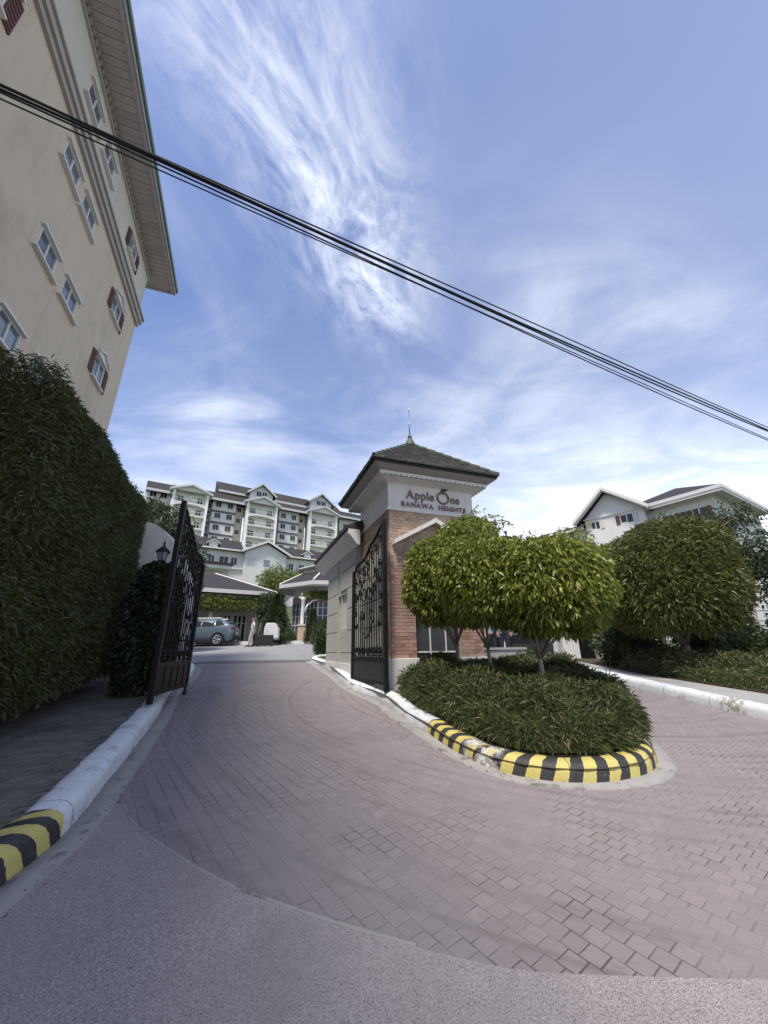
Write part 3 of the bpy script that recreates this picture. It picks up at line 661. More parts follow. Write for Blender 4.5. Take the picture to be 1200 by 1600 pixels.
# low pedestrian gate left of the leaf
t = thing('pedestrian_gate', 'low black pedestrian gate with scrolls in the shade behind the open left gate', 'gate', (-6.35, 9.75, .9), R(10))
mb = MB(); mb.box(0, .04, 0, .04, .85, 2.0).box(1.4, 1.44, 0, .04, .85, 2.0).box(.041, 1.399, .005, .035, .95, .99).box(.041, 1.399, .005, .035, 1.85, 1.89).box(.041, 1.399, .005, .035, 1.35, 1.38); mb.build('gate_frame', 'black', t)
for k in range(9): MB().box(.14 + k * .14, .155 + k * .14, .012, .027, .99, 1.85).build('bar', 'black', t)
o = MB().tube([(-6.42, 9.45, 1.95), (-6.36, 9.4, 1.4), (-6.31, 9.35, .85)], .022, 8).build('stake', 'palebark', label='thin pale wooden stake leaning at the end of the tall hedge', cat='stake')
t = thing('small_lamp', 'small white bowl lamp low in the dark gap beside the leaning stake', 'lamp', (-6.3, 9.6, 1.3))
MB().lathe([(.05, 1.24), (.08, 1.3), (.07, 1.36), (.02, 1.4)], 8, (0.45, 0)).build('lamp_bowl', 'white', t)
MB().tube([(.45, 0, 1.4), (.45, 0, 1.9)], .012, 5).build('stem', 'black', t)

# ================================================================== GATES
def scroll(c, r, turns, a0, sgn=1, n=16):
    return [(c[0] + r * (1 - .82 * k / n) * math.cos(a0 + sgn * turns * 2 * math.pi * k / n), 0, c[1] + r * (1 - .82 * k / n) * math.sin(a0 + sgn * turns * 2 * math.pi * k / n)) for k in range(n + 1)]
TOP = [(.06, 3.44), (.28, 3.36), (.45, 3.24), (.66, 3.16), (.80, 3.12), (.98, 3.00), (1.15, 2.86), (1.35, 2.80), (1.55, 2.80), (1.72, 2.78), (1.86, 2.70), (1.95, 2.60)]
def topz(x):
    for (a, b), (c, d) in zip(TOP, TOP[1:]):
        if a <= x <= c: return b + (d - b) * (x - a) / (c - a)
    return 2.6 if x > 1 else 3.44
def make_gate(loc, ang, label, ribbed):
    t = thing('gate_leaf', label, 'gate', loc, ang, 'open wrought-iron gate leaves')
    z = loc[2]; Z = lambda h: z + h
    MB().box(-.05, .05, -.04, .04, Z(-.12), Z(3.52)).build('hinge_stile', 'black', t)
    MB().box(1.97, 2.07, -.035, .035, Z(0), Z(2.66)).build('lock_stile', 'black', t)
    tp = [(x, 0, Z(h)) for x, h in TOP]; MB().tube(tp, .034, 6).build('top_rail', 'black', t, smooth=True)
    MB().box(.051, 1.969, -.03, .03, Z(.47), Z(.53)).build('middle_rail', 'black', t)
    MB().box(.051, 1.969, -.03, .03, Z(0), Z(.05)).build('bottom_rail', 'black', t)
    kp = MB().box(.051, 1.969, -.012, .012, Z(.051), Z(.469)).build('kick_panel', 'grime' if not ribbed else 'black', t)
    if ribbed:
        for k in range(5): MB().box(.08 + k * .385, .36 + k * .385, -.028, -.0125, Z(.08), Z(.44)).build('raised_panel', 'black', t)
    for k in range(12):
        x = .19 + k * .145; zt = topz(x) - .02
        MB().tube([(x, 0, Z(.53)), (x, 0, Z(zt))], .0125, 5).build('bar', 'black', t)
    def S_(pts, r=.02, nm='scroll', dy=-.018 if ribbed else .018): MB().tube([(a, b + dy, Z(c)) for a, b, c in pts], r, 5).build(nm, 'black', t, smooth=True)
    # feet scrolls along the bottom
    for k in range(6):
        x = .2 + k * .32; S_(scroll((x, .66), .10, 1.1, -math.pi / 2, 1)); S_(scroll((x + .14, .66), .10, 1.1, -math.pi / 2, -1))
    # big central lyre motif
    for sg, cx in ((1, 1.22), (-1, .86)):
        S_(scroll((cx, 1.98), .27, 1.35, math.pi / 2, -sg, 26), .017); S_(scroll((cx + sg * .1, 1.42), .19, 1.3, -math.pi / 2, sg, 22), .016)
        S_([(cx, 0, 2.25), (1.04 + sg * .05, 0, 2.45), (1.04 + sg * .16, 0, 2.62), (1.04 + sg * .08, 0, 2.74), (1.04, 0, 2.66)], .015)
        S_([(cx + sg * .1, 0, 1.23), (1.04 + sg * .25, 0, 1.08), (1.04, 0, .92)], .015)
    # side tendrils
    for sg, cx in ((1, .22), (-1, 1.80)):
        S_(scroll((cx, 1.55), .12, 1.4, math.pi / 2, sg, 18)); S_(scroll((cx, 1.85), .10, 1.3, -math.pi / 2, -sg, 18)); S_(scroll((cx + sg * .05, 1.22), .08, 1.3, math.pi / 2, -sg, 16))
    # crest scrolls following the top rail
    for x in (.24, .52, .80, 1.08, 1.36, 1.64):
        h = topz(x); S_(scroll((x, h - .22), .14, 1.4, math.pi / 2, 1, 20), .015); S_(scroll((x + .12, h - .50), .12, 1.4, math.pi / 2, -1, 20), .014)
    for x in (.2, .45): h = topz(x); S_(scroll((x, h - .85), .13, 1.4, -math.pi / 2, 1, 18)); S_(scroll((x + .06, h - 1.2), .11, 1.4, math.pi / 2, -1, 18))
    for x in (1.5, 1.78): h = topz(x); S_(scroll((x, h - .80), .12, 1.4, -math.pi / 2, -1, 18))
    MB().box(1.98, 2.04, -.02, .02, Z(-.14), Z(-.001)).tube([(2.01, -.03, Z(-.12)), (2.01, .03, Z(-.12))], .05, 10).build('caster', 'blackrub', t)
    return t
make_gate((0, 8.43, .92), math.atan2(.913, -.407), 'right leaf of the open black wrought-iron gate, in front of the brick pillar', False)
make_gate((-3.96, 7.10, .90), math.atan2(.98, -.19), 'left leaf of the open black wrought-iron gate, beside the dark creeper-covered pillar', True)

# ================================================================== GATEHOUSE TOWER
GB = gz(9.2)
GT = thing('gatehouse', 'brick and white gatehouse tower with pyramid tiled roof and rendered side wing', 'gatehouse', (.12, 8.8, GB), E)
Wd = 2.33
# brick core (mortar) with front opening
mb = MB(); hole_wall(mb, lambda u, v, w: (u, -w, v), 0, Wd, GB, 4.83, [(.6, 1.73, GB + .0, 3.35)], .5)
hole_wall(mb, lambda u, v, w: (-w, u, v), 0, Wd, GB, 4.83, [], .1)
mb.add([(Wd, 0, GB), (Wd, Wd, GB), (Wd, Wd, 4.83), (Wd, 0, 4.83)], [(0, 1, 2, 3)]); mb.add([(0, Wd, GB), (Wd, Wd, GB), (Wd, Wd, 4.83), (0, Wd, 4.83)], [(0, 1, 2, 3)])
mb.build('brick_wall', 'mortar', GT); BW = [c for c in bpy.data.objects if c.parent == GT][-1]
bl, bh, g = .2, .065, .01
bms = {}
def brick(mat_, x0, x1, side):
    key = (mat_, round(x1 - x0, 3), side)
    if key not in bms:
        w = x1 - x0; m_ = MB().box(-w / 2, w / 2, -.012, .0, 0, bh) if side == 'f' else MB().box(-.012, 0, -w / 2, w / 2, 0, bh); bms[key] = newmesh(m_, 'brick', mat_)
    return bms[key]
allb = []
row = 0; z = 1.425
while z + bh < 4.82:
    mt = 'brick' if z < 3.4 + .5 * math.sin(row * 1.3) * .3 else 'palebrick'
    for side in 'fl':
        off = (row % 2) * (bl + g) / 2; x = -off
        while x < Wd:
            a, b = max(x, 0), min(x + bl, Wd)
            segs = [(a, b)]
            if side == 'f' and z < 3.36: segs = [(max(a, p), min(b, q)) for p, q in ((0, .6), (1.73, Wd))]
            for a_, b_ in segs:
                if b_ - a_ > .04: allb.append((side, round(a_, 3), round(b_, 3), z, mt))
            x += bl + g
    row += 1; z += bh + g
vis = [q for q in allb if q[0] == 'f' and (q[1] < .6 or q[3] > 3.9)] + [q for q in allb if q[0] == 'l' and q[3] > 4.0]
vis.sort(key=lambda q: (q[0] != 'f', -q[3] if q[1] > .6 else 0)); ind = set(vis[:300]); rest = MB(); rest2 = MB()
for q in allb:
    side, a, b, z, mt = q; dj = random.uniform(-.003, .003)
    if q in ind:
        o = bpy.data.objects.new('brick', brick(mt, a, b, side)); COL.objects.link(o); o.parent = BW
        o.location = ((a + b) / 2, dj, z - GB + 0) if side == 'f' else (dj, (a + b) / 2, z - GB)
        o.location.z += GB - WZ[BW.name] if False else 0
    else:
        m_ = rest if mt == 'brick' else rest2
        if side == 'f': m_.box(a, b, -.012 + dj, .0, z, z + bh)
        else: m_.box(-.012 + dj, 0, a, b, z, z + bh)
BWz = -GB
for m_, k in ((rest, 'brick'), (rest2, 'palebrick')):
    o = m_.build('brick_field', k, None, kind='stuff'); o.parent = BW; o.location = (0, 0, -GB)
BW.location = (0, 0, 0)
for v in BW.data.vertices: v.co.z -= GB
WZ[BW.name] = GB
# plinths
MB().box(-.06, .64, -.06, .5, GB, 1.415).build('plinth', 'white', GT, bevel=.012); MB().box(1.70, Wd + .06, -.06, .5, GB, 1.415).build('plinth', 'white', GT, bevel=.012)
# gable moulding over the guard window
mb = MB(); mb.prism([(.06, 3.92), (.06, 4.02), (1.17, 4.66), (1.17, 4.54)], -.20, -.013, 'y').prism([(2.28, 3.92), (2.28, 4.02), (1.171, 4.66), (1.171, 4.54)], -.20, -.013, 'y'); mb.build('gable_moulding', 'white', GT)
# guard booth inside the opening
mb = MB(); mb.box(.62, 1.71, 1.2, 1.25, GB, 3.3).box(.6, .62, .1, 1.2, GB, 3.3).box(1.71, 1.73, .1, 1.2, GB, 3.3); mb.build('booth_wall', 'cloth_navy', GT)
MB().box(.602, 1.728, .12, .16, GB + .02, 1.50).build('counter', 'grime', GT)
mb = MB(); mb.box(.602, 1.728, .10, .15, 1.52, 1.555).box(.98, 1.01, .10, .15, GB + .1, 1.515).box(.98, 1.01, .10, .15, 1.56, 3.3).box(1.38, 1.41, .10, .15, 1.56, 3.3); wf = mb.build('window_frame', 'whitetrim', GT)
MB().box(.604, 1.726, .12, .126, 1.56, 3.3).build('pane', 'darkglass', wf)
# sign block
MB().box(-.03, Wd + .03, -.03, Wd + .03, 4.87, 5.50).build('sign_block', 'white', GT)
MB().box(-.06, Wd + .06, -.06, Wd + .06, 4.80, 4.868).build('cornice_trim', 'white', GT)
def skirt(mb, o0, z0, o1, z1):
    a = [(-o0, -o0, z0), (Wd + o0, -o0, z0), (Wd + o0, Wd + o0, z0), (-o0, Wd + o0, z0)]; b = [(-o1, -o1, z1), (Wd + o1, -o1, z1), (Wd + o1, Wd + o1, z1), (-o1, Wd + o1, z1)]
    mb.add(a + b, [(i, (i + 1) % 4, (i + 1) % 4 + 4, i + 4) for i in range(4)])
mb = MB(); skirt(mb, .03, 5.50, .05, 5.53); skirt(mb, .05, 5.53, .30, 5.60); mb.build('cornice', 'white', GT)
# scalloped frieze, each lobe real
mb = MB()
for k in range(22):
    for side in range(4):
        L_ = Wd + .66; c = -.33 + (k + .5) * L_ / 22; r = L_ / 44; pts = [(c + r * math.cos(a), 5.655 + .055 * math.sin(a)) for a in [math.pi * (1 + j / 6) for j in range(7)]] + [(c + r, 5.70), (c - r, 5.70)]
        if side == 0: mb.prism(pts, -.335, -.305, 'y')
        elif side == 1: mb.prism(pts, Wd + .305, Wd + .335, 'x')
        elif side == 2: mb.prism(pts, Wd + .305, Wd + .335, 'y')
        else: mb.prism(pts, -.335, -.305, 'x')
mb.build('scalloped_frieze', 'white', GT)
mb = MB(); skirt(mb, .30, 5.60, .30, 5.70); skirt(mb, .30, 5.70, .53, 5.80); mb.build('eave_soffit', 'fascia', GT)
mb = MB(); skirt(mb, .53, 5.80, .55, 5.86); mb.build('eave_fascia', 'darkroof', GT)
# roof: courses of separate slabs
mb = MB(); cx = Wd / 2; H0, H1, o0 = 5.87, 7.42, .58; nc = 9; half0 = cx + o0
for side in range(4):
    ang = side * math.pi / 2; c_, s_ = math.cos(ang), math.sin(ang)
    def tp(u, v, lift):      # u across, v 0..1 up the slope
        h = half0 * (1 - v); x, y, z = u * h, -h, H0 + (H1 - H0) * v + lift; y -= lift * .6
        return (cx + x * c_ - y * s_, cx + x * s_ + y * c_, z)
    for i in range(nc):
        v0, v1 = i / nc, min((i + 1.12) / nc, 1); n = max(1, int(round(2 * half0 * (1 - v0) / .27)))
        for k in range(n):
            a, b = -1 + 2 * k / n + .006, -1 + 2 * (k + 1) / n - .006; l0 = .055 + random.uniform(-.004, .004)
            A = [tp(a, v0, l0), tp(b, v0, l0), tp(b, v1, .006), tp(a, v1, .006)]; B = [tp(a, v0, .008), tp(b, v0, .008), tp(b, v1, 0), tp(a, v1, 0)]
            mb.add(A + B, [(0, 1, 2, 3), (7, 6, 5, 4), (0, 4, 5, 1), (1, 5, 6, 2), (3, 2, 6, 7), (0, 3, 7, 4)])
RF = MB(); skirt(RF, .55, 5.861, .55, 5.87); RF.add([(-.56, -.56, 5.87), (Wd + .56, -.56, 5.87), (Wd + .56, Wd + .56, 5.87), (-.56, Wd + .56, 5.87), (cx, cx, 7.41)], [(0, 1, 4), (1, 2, 4), (2, 3, 4), (3, 0, 4)])
rf = RF.build('roof', 'darkroof', GT); o = mb.build('roof_tiles', 'tile', None, kind='stuff'); o.parent = rf; WZ[o.name] = 0
rf.location.z = -GB; o.location = (0, 0, 0)
mb = MB()
for sx, sy in ((-1, -1), (1, -1), (1, 1), (-1, 1)):
    n_ = 10
    for k in range(n_):
        a, b = k / n_, (k + 1.1) / n_
        P = lambda f, l: (cx + sx * half0 * (1 - f), cx + sy * half0 * (1 - f), H0 + (H1 - H0) * f + .045 + l)
        mb.tube([P(a, .015), P(min(b, 1), 0)], [.055, .045], 7)
mb.build('hip_cap', 'hipgreen', rf); [c for c in bpy.data.objects if c.parent == rf][-1].location = (0, 0, 0)
fn_ = MB().lathe([(.22, 7.33), (.16, 7.45), (.09, 7.60), (.05, 7.66), (.075, 7.70), (.05, 7.75), (.02, 7.80)], 8, (cx, cx)).build('finial', 'hipgreen', GT, smooth=True)
MB().lathe([(.02, 7.80), (.016, 8.1), (.03, 8.13), (.014, 8.17), (.011, 8.62), (.026, 8.66), (.018, 8.70), (.003, 8.78)], 8, (cx, cx)).build('spire', 'steel', GT, smooth=True)

# lettering
def letter(ch, x, z, size, par, wide=1., bold=.006):
    cu = bpy.data.curves.new('letter', 'FONT'); cu.body = ch; cu.size = size; cu.extrude = .012; cu.offset = bold
    ob = bpy.data.objects.new('letter', cu); COL.objects.link(ob)
    dg = bpy.context.evaluated_depsgraph_get(); me = bpy.data.meshes.new_from_object(ob.evaluated_get(dg)); bpy.data.objects.remove(ob)
    me.materials.clear(); me.materials.append(MT['sign'])
    w = max([v.co.x for v in me.vertices]) if len(me.vertices) else size * .3
    o = bpy.data.objects.new('letter', me); COL.objects.link(o); o.parent = par; o.rotation_euler = (R(90), 0, 0); o.location = (x, 0, z); o.scale = (wide, 1, 1)
    return w * wide
SG = thing('sign_lettering', 'raised dark lettering Apple One Banawa Heights on the white tower band', 'sign', tuple(Vector((.12, 8.8, 0)) + Vector((.0 * math.cos(E) + .045 * math.sin(E), -.045 * math.cos(E), 0)))[:2] + (4.9,), E)
x = .46
for ch in 'Apple': x += letter(ch, x, .26, .33, SG, .92) + .018
# the O is an apple: heart-shaped ring with a leaf
ring = []
for k in range(41):
    a = 2 * math.pi * k / 40 + math.pi / 2; r = .155 * (1 - .10 * math.exp(-((k % 40 if k < 20 else 40 - k) / 3.) ** 2)); ring.append((1.49 + r * 1.03 * math.cos(a), 0, .375 + r * math.sin(a)))
MB().tube(ring, .027, 6).build('letter', 'sign', None); o = bpy.data.objects[[c.name for c in bpy.data.objects if c.name.startswith('letter')][-1]]
for c in list(COL.objects):
    if c.name.startswith('letter') and c.parent is None: c.parent = SG; c.location = (0, 0, 0)
lf = MB().prism([(1.43, .55), (1.47, .66), (1.56, .69), (1.68, .68), (1.60, .58), (1.52, .545)], -.012, .015, 'y').build('leaf_emblem', 'signleaf', None); lf.parent = SG
x = 1.70
for ch in 'ne': x += letter(ch, x, .26, .30, SG, .92) + .015
x = .31
for ch in 'BANAWA HEIGHTS': x += (.12 if ch == ' ' else letter(ch, x, .04, .17, SG, 1.02, .004) + .022)

# ---- side wing (local x outward is negative)
WY0, WY1, WX = 2.33, 6.0, -.15
mb = MB(); hole_wall(mb, lambda u, v, w: (WX - w, u, v), WY0, WY1, GB - .1, 4.5, [(3.2, 4.05, 2.2, 3.25), (4.06, 4.45, 1.2, 3.24)], .14)
mb.add([(WX, WY1, GB), (2.2, WY1, GB), (2.2, WY1, 4.5), (WX, WY1, 4.5)], [(0, 1, 2, 3)]); mb.add([(WX, WY0, GB), (.0, WY0, GB), (.0, WY0, 4.5), (WX, WY0, 4.5)], [(0, 1, 2, 3)])
mb.add([(2.2, WY0, GB), (2.2, WY1, GB), (2.2, WY1, 4.5), (2.2, WY0, 4.5)], [(0, 1, 2, 3)])
ww = mb.build('wing_wall', 'greywall', GT)
zj = [GB + .0, 1.52, 2.13, 2.74, 3.35, 3.95, 4.5]
for a, b in zip(zj, zj[1:]):
    for (y0, y1) in ((4.47, WY1 + .03), (2.34, 3.18), (3.19, 4.05)):
        if y0 == 3.19 and a > 2.0 and b < 3.4: continue
        MB().box(WX - .03, WX - .001, y0, y1, a + .012, b - .012).build('wall_block', 'greywall', ww, bevel=.006)
for a, b in zip(zj, [1.52, 2.13, 2.74, 3.35, 3.95]):
    for y0, y1 in ((.34, 1.30), (1.312, 2.32)): MB().box(-.055, -.018, y0, y1, a + .012, b - .012).build('wall_block', 'greywall', ww, bevel=.006)
MB().box(WX + .08, WX + .1, 3.2, 4.05, 2.2, 3.25).build('window_panel', 'curtain', ww)
MB().box(WX + .10, WX + .12, 4.06, 4.45, 1.2, 3.24).build('recess_panel', 'greywall', ww)
MB().box(WX - .10, WX - .031, 2.2, 6.05, GB - .02, 1.24).build('wing_plinth', 'white', ww)
pr = [(WX - .001, 4.42), (WX - .08, 4.42), (-.46, 4.70), (-.5, 4.72), (-.5, 4.86), (WX - .001, 4.86)]
MB().prism(pr, 1.95, 7.1, 'y').build('wing_eave', 'white', GT)
mb = MB(); a = [(-.56, 1.98, 4.865), (-.56, 7.2, 4.865), (2.9, 7.2, 4.865), (2.9, 1.98, 4.865)]; mb.add(a + [(1.15, 2.4, 5.75), (1.15, 5.4, 5.75)] + [(-.56, 1.98, 4.97), (-.56, 7.2, 4.97), (2.9, 7.2, 4.97), (2.9, 1.98, 4.97)],
   [(0, 1, 2, 3), (0, 1, 7, 6), (1, 2, 8, 7), (2, 3, 9, 8), (3, 0, 6, 9), (6, 7, 5, 4), (7, 8, 5), (8, 9, 4, 5), (9, 6, 4)]); mb.build('wing_roof', 'darkroof', GT)
# ================================================================== ISLAND PLANTING
def hedge_area(name_label, loc, n, f_in, bbox, top, L, Wd_, leaf, out=.5, droop=.35, rnd=.5, zlow=.2, skirt=.75, cat='hedge'):
    """low massed shrubs filling a plan shape: leaf blades rooted over the dome of the mass"""
    t = thing('hedge', name_label, cat, loc); P = []; Nn = []
    while len(P) < n:
        x, y = random.uniform(bbox[0], bbox[1]), random.uniform(bbox[2], bbox[3]); d = f_in(x, y)
        if d <= 0: continue
        k = min(d / .35, 1.); h = top(x, y) * (1 - (1 - k) ** 2.2 * .75)
        h += .10 * math.sin(x * 4.3 + y * 2) * math.sin(y * 5.1 - x) + .05 * math.sin(x * 11 + y * 9)
        z = gz(y) + zlow + h * (1 - skirt * random.random() ** 3 * (1.0 if k >= 1 else 1.25)) if k >= 1 else gz(y) + zlow + h * random.random() ** .6
        P.append((x, y, z)); e = .05
        gx = f_in(x + e, y) - f_in(x - e, y); gy = f_in(x, y + e) - f_in(x, y - e)
        v = Vector((-gx * 8 * (1 - k), -gy * 8 * (1 - k), .8)).normalized(); Nn.append(tuple(v))
    o = leaves('foliage', np.array(P), np.array(Nn), L, Wd_, leaf, t, out, droop, rnd, loc=loc, kind='stuff'); o.location = (0, 0, 0)
    return t
def edge_dist(poly):
    A = np.array(poly); B = np.roll(A, -1, 0)
    def f(x, y):
        if not inpoly(x, y, poly): return -1
        d = B - A; q = np.clip(((x - A[:, 0]) * d[:, 0] + (y - A[:, 1]) * d[:, 1]) / (d ** 2).sum(1), 0, 1)
        return float(np.min(np.hypot(A[:, 0] + q * d[:, 0] - x, A[:, 1] + q * d[:, 1] - y)))
    return f
HP = [(.28, 8.35), (.50, 7.1), (.78, 6.3), (1.0, 5.6), (1.2, 5.15), (1.4, 4.9), (1.75, 4.72), (2.2, 4.7), (2.6, 4.82), (2.95, 5.05), (3.25, 5.5), (3.55, 6.2), (3.75, 7.3), (3.85, 8.6), (2.9, 8.9), (2.0, 8.75), (.9, 8.5)]
hedge_area('low bushy hedge with drooping blades filling the striped-kerb island', (2, 6.5, gz(6.5)), 64000, edge_dist(HP), (.2, 3.9, 4.6, 8.9), lambda x, y: .52 + .05 * math.sin(x * 2), .13, .014, 'shrub', .6, .05, .75)
core_poly = [(p[0] * .9 + .2, p[1] * .92 + .52) for p in HP]
tH = [o for o in bpy.data.objects if o.get('label', '').startswith('low bushy hedge')][0]
m_ = MB(); m_.add([(x - 2, y - 6.5, gz(y) + .15) for x, y in core_poly] + [(x - 2, y - 6.5, gz(y) + .50) for x, y in core_poly], [tuple(range(len(core_poly), 2 * len(core_poly)))] + [(i, (i + 1) % 17, (i + 1) % 17 + 17, i + 17) for i in range(17)])
m_.build('inner_foliage', 'shrub', tH)
def lobes(c, r, n, sd_, k=.36):
    q = random.Random(sd_); out = [(c, r)]
    for i in range(n):
        a = i * 2 * math.pi / n + q.uniform(-.4, .4); e = q.uniform(-.8, .75); kk = k * q.uniform(.75, 1.25)
        out.append(((c[0] + math.cos(a) * math.cos(e) * r[0] * .72, c[1] + math.sin(a) * math.cos(e) * r[1] * .72, c[2] + math.sin(e) * r[2] * .76), (r[0] * kk, r[1] * kk, r[2] * kk)))
    return out
# three pruned ficus trees
tree('round_tree', 'round-clipped yellow-green tree with pale forked trunk at the front of the island', 'tree', (2.28, 6.1, gz(6.1) + .17), lobes((2.58, 6.05, 2.52), (.86, .84, .76), 13, 2, .33), 'ficus', 36000, .092, .038, .04, limbs=6, bark='palebark', droop=.8, thick=.42, lum=.11, rnd=.75, flat=.9, zmin=-.97)
tree('round_tree', 'middle round-clipped yellow-green tree, crown pressed between the two others', 'tree', (1.72, 6.85, gz(6.85) + .17), lobes((1.74, 6.6, 2.72), (.86, .76, .78), 12, 4, .33), 'ficus', 30000, .092, .038, .034, limbs=5, bark='palebark', droop=.8, thick=.42, lum=.11, rnd=.75, flat=.9, zmin=-.97)
tree('round_tree', 'taller round tree with straggly top shoots just in front of the brick tower', 'tree', (1.35, 7.75, gz(7.75) + .17), lobes((1.30, 7.7, 2.92), (.90, .68, .92), 12, 6, .33) + [((1.75, 7.75, 3.72), (.6, .5, .5))], 'ficus', 38000, .092, .038, .036, limbs=5, bark='palebark', droop=.8, thick=.42, lum=.11, rnd=.75, flat=.9, zmin=-.97)
def sprigs(parent, base, c, r, n, seed, leaf):
    random.seed(seed); mb = MB(); P = []
    for k in range(n):
        a = random.uniform(-1.2, 1.9); e = random.uniform(.5, 1.2); d = Vector((math.cos(a) * math.cos(e), random.uniform(-.3, .3), math.sin(e))).normalized()
        p0 = Vector(c) + Vector((d.x * r[0], d.y * r[1], d.z * r[2])) * .85; L = random.uniform(.25, .5); pts = [p0 + d * L * j / 4 + Vector((.05 * j * j * .2 * math.copysign(1, d.x), 0, -.012 * j * j)) for j in range(5)]
        mb.tube([q - Vector(base) for q in pts], [.006, .005, .004, .003, .002], 4)
        for q in pts[1:]:
            for _ in range(3): P.append(tuple(q + Vector((random.uniform(-.02, .02), random.uniform(-.02, .02), 0))))
    o = mb.build('twig', 'bark', None); o.parent = parent; P = np.array(P)
    o = leaves('twig_leaves', P, rng.normal(size=P.shape) * .5, .09, .03, leaf, parent, .6, .3, .7, loc=base, kind='stuff'); o.location = (0, 0, 0)
tb = [o for o in bpy.data.objects if o.get('label', '').startswith('taller round tree')][0]
sprigs(tb, tuple(tb.location), (1.75, 7.75, 3.75), (.6, .5, .5), 16, 3, 'ficus')
for lb, c, r_, n_, sd2, lf in (('round-clipped yellow-green tree', (2.58, 6.05, 2.56), (.98, .95, .84), 22, 5, 'ficus'), ('middle round-clipped', (1.76, 6.7, 2.78), (.96, .85, .86), 12, 9, 'ficus')):
    tb = [o for o in bpy.data.objects if o.get('label', '').startswith(lb)][0]; sprigs(tb, tuple(tb.location), c, r_, n_, sd2, lf)
random.seed(11)
# small clipped shrubs between the ficus and the lane
for i, (x, y, lab) in enumerate(((3.0, 8.9, 'small dark shrub at the back right of the island, nearer the white panel'), (4.0 - .35, 9.8, 'small dark shrub behind the island hedge, nearer the lane'))):
    t = thing('shrub', lab, 'shrub', (x, y, gz(y) + .18), 0, 'shrubs at the back of the island'); p, d = ell_pts(2600, (0, 0, .28), (.42, .4, .36), .6, .12, 2, i)
    leaves('foliage', p, d, .11, .03, 'shrub', t, .6, .3, .6, kind='stuff')

# ================================================================== RIGHT SIDE
RH = [(6.45, 11.6), (6.5, 10.3), (6.85, 8.6), (7.15, 7.7), (7.6, 6.6), (8.4, 6.0), (11, 5.8), (11.5, 8), (10, 10), (8, 11.8)]
hedge_area('low clipped hedge behind the right-hand footpath', (8, 9, gz(9)), 26000, edge_dist(RH), (6.4, 11.5, 5.8, 11.8), lambda x, y: .46, .12, .022, 'shrub', .7, .15, .6)
tR = [o for o in bpy.data.objects if o.get('label', '').startswith('low clipped hedge behind')][0]
cp = [(8.6 + (x - 8.6) * .9, 8.8 + (y - 8.8) * .9) for x, y in RH]
m_ = MB(); m_.add([(x - 8, y - 9, gz(y) + .15) for x, y in cp] + [(x - 8, y - 9, gz(y) + .42) for x, y in cp], [tuple(range(10, 20))] + [(i, (i + 1) % 10, (i + 1) % 10 + 10, i + 10) for i in range(10)]); m_.build('inner_foliage', 'shrub', tR)
tree('clipped_tree', 'big barrel-shaped clipped olive-green tree right of the gatehouse', 'tree', (7.5, 10.2, gz(10.2) + .17), lobes((7.35, 10.1, 3.16), (1.55, 1.22, 1.28), 12, 8, .28) + [((7.75, 10.1, 4.0), (1.15, 1.0, .78))], 'topiary', 60000, .135, .034, .10, limbs=6, bark='bark', droop=.15, thick=.3, lum=.06, rnd=.6, flat=.62, zmin=-.95)
tree('shade_tree', 'loose dark tree with leaning pale trunk at the right edge', 'tree', (10.3, 11.3, gz(11.3) + .17), [((10.9, 11.6, 4.2), (1.6, 1.2, .7)), ((9.9, 11.8, 4.7), (.9, .8, .35)), ((11.8, 11.2, 3.5), (1.2, 1.0, .8))], 'darktree', 7500, .14, .05, .085, limbs=8, bark='palebark', droop=.4, thick=.85, lum=.35, rnd=.8, corem=False, lean=(.3, .1))
tree('sparse_tree', 'sparse airy tree showing white house through it, above the clipped tree', 'tree', (9.9, 14.5, gz(14.5)), [((11.6, 14.5, 5.9), (1.3, 1.0, .6)), ((13.4, 14.3, 6.2), (1.1, 1.0, .6)), ((10.6, 14.5, 5.6), (.7, .8, .35))], 'darktree', 2600, .16, .065, .09, limbs=9, bark='bark', droop=.3, thick=.95, lum=.5, rnd=.8, corem=False)
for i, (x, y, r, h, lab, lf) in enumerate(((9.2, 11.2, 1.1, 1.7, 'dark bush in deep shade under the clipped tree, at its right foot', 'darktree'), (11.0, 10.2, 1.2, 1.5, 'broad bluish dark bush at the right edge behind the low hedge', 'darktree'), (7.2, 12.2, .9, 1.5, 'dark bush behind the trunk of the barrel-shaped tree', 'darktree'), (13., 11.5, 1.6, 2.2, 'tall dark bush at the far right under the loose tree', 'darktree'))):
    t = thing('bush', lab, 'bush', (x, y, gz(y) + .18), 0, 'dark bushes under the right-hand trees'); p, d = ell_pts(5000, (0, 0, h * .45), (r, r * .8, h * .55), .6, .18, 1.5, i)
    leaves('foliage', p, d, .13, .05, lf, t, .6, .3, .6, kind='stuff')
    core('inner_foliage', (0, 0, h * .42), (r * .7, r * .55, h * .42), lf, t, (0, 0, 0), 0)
# cream wall with railings at the right edge
t = thing('railing_fence', 'cream wall end with dark pipe railings by the leaning trunk at the right edge', 'fence', (11.2, 13.2, .95))
MB().box(-.65, .15, 0, .18, .9, 3.35).build('wall', 'creamwall', t)
for k in range(3): MB().tube([(.152, .1, 2.35 + .33 * k), (3.0, .1, 2.35 + .33 * k)], .02, 6).build('rail', 'steel', t)
for k in range(2): MB().tube([(.9 + k * 1.3, .1, .9), (.9 + k * 1.3, .1, 3.2)], .03, 6).build('post', 'steel', t)
MB().box(.16, 3.2, .2, .3, .9, 1.8).build('low_wall', 'creamwall', t)
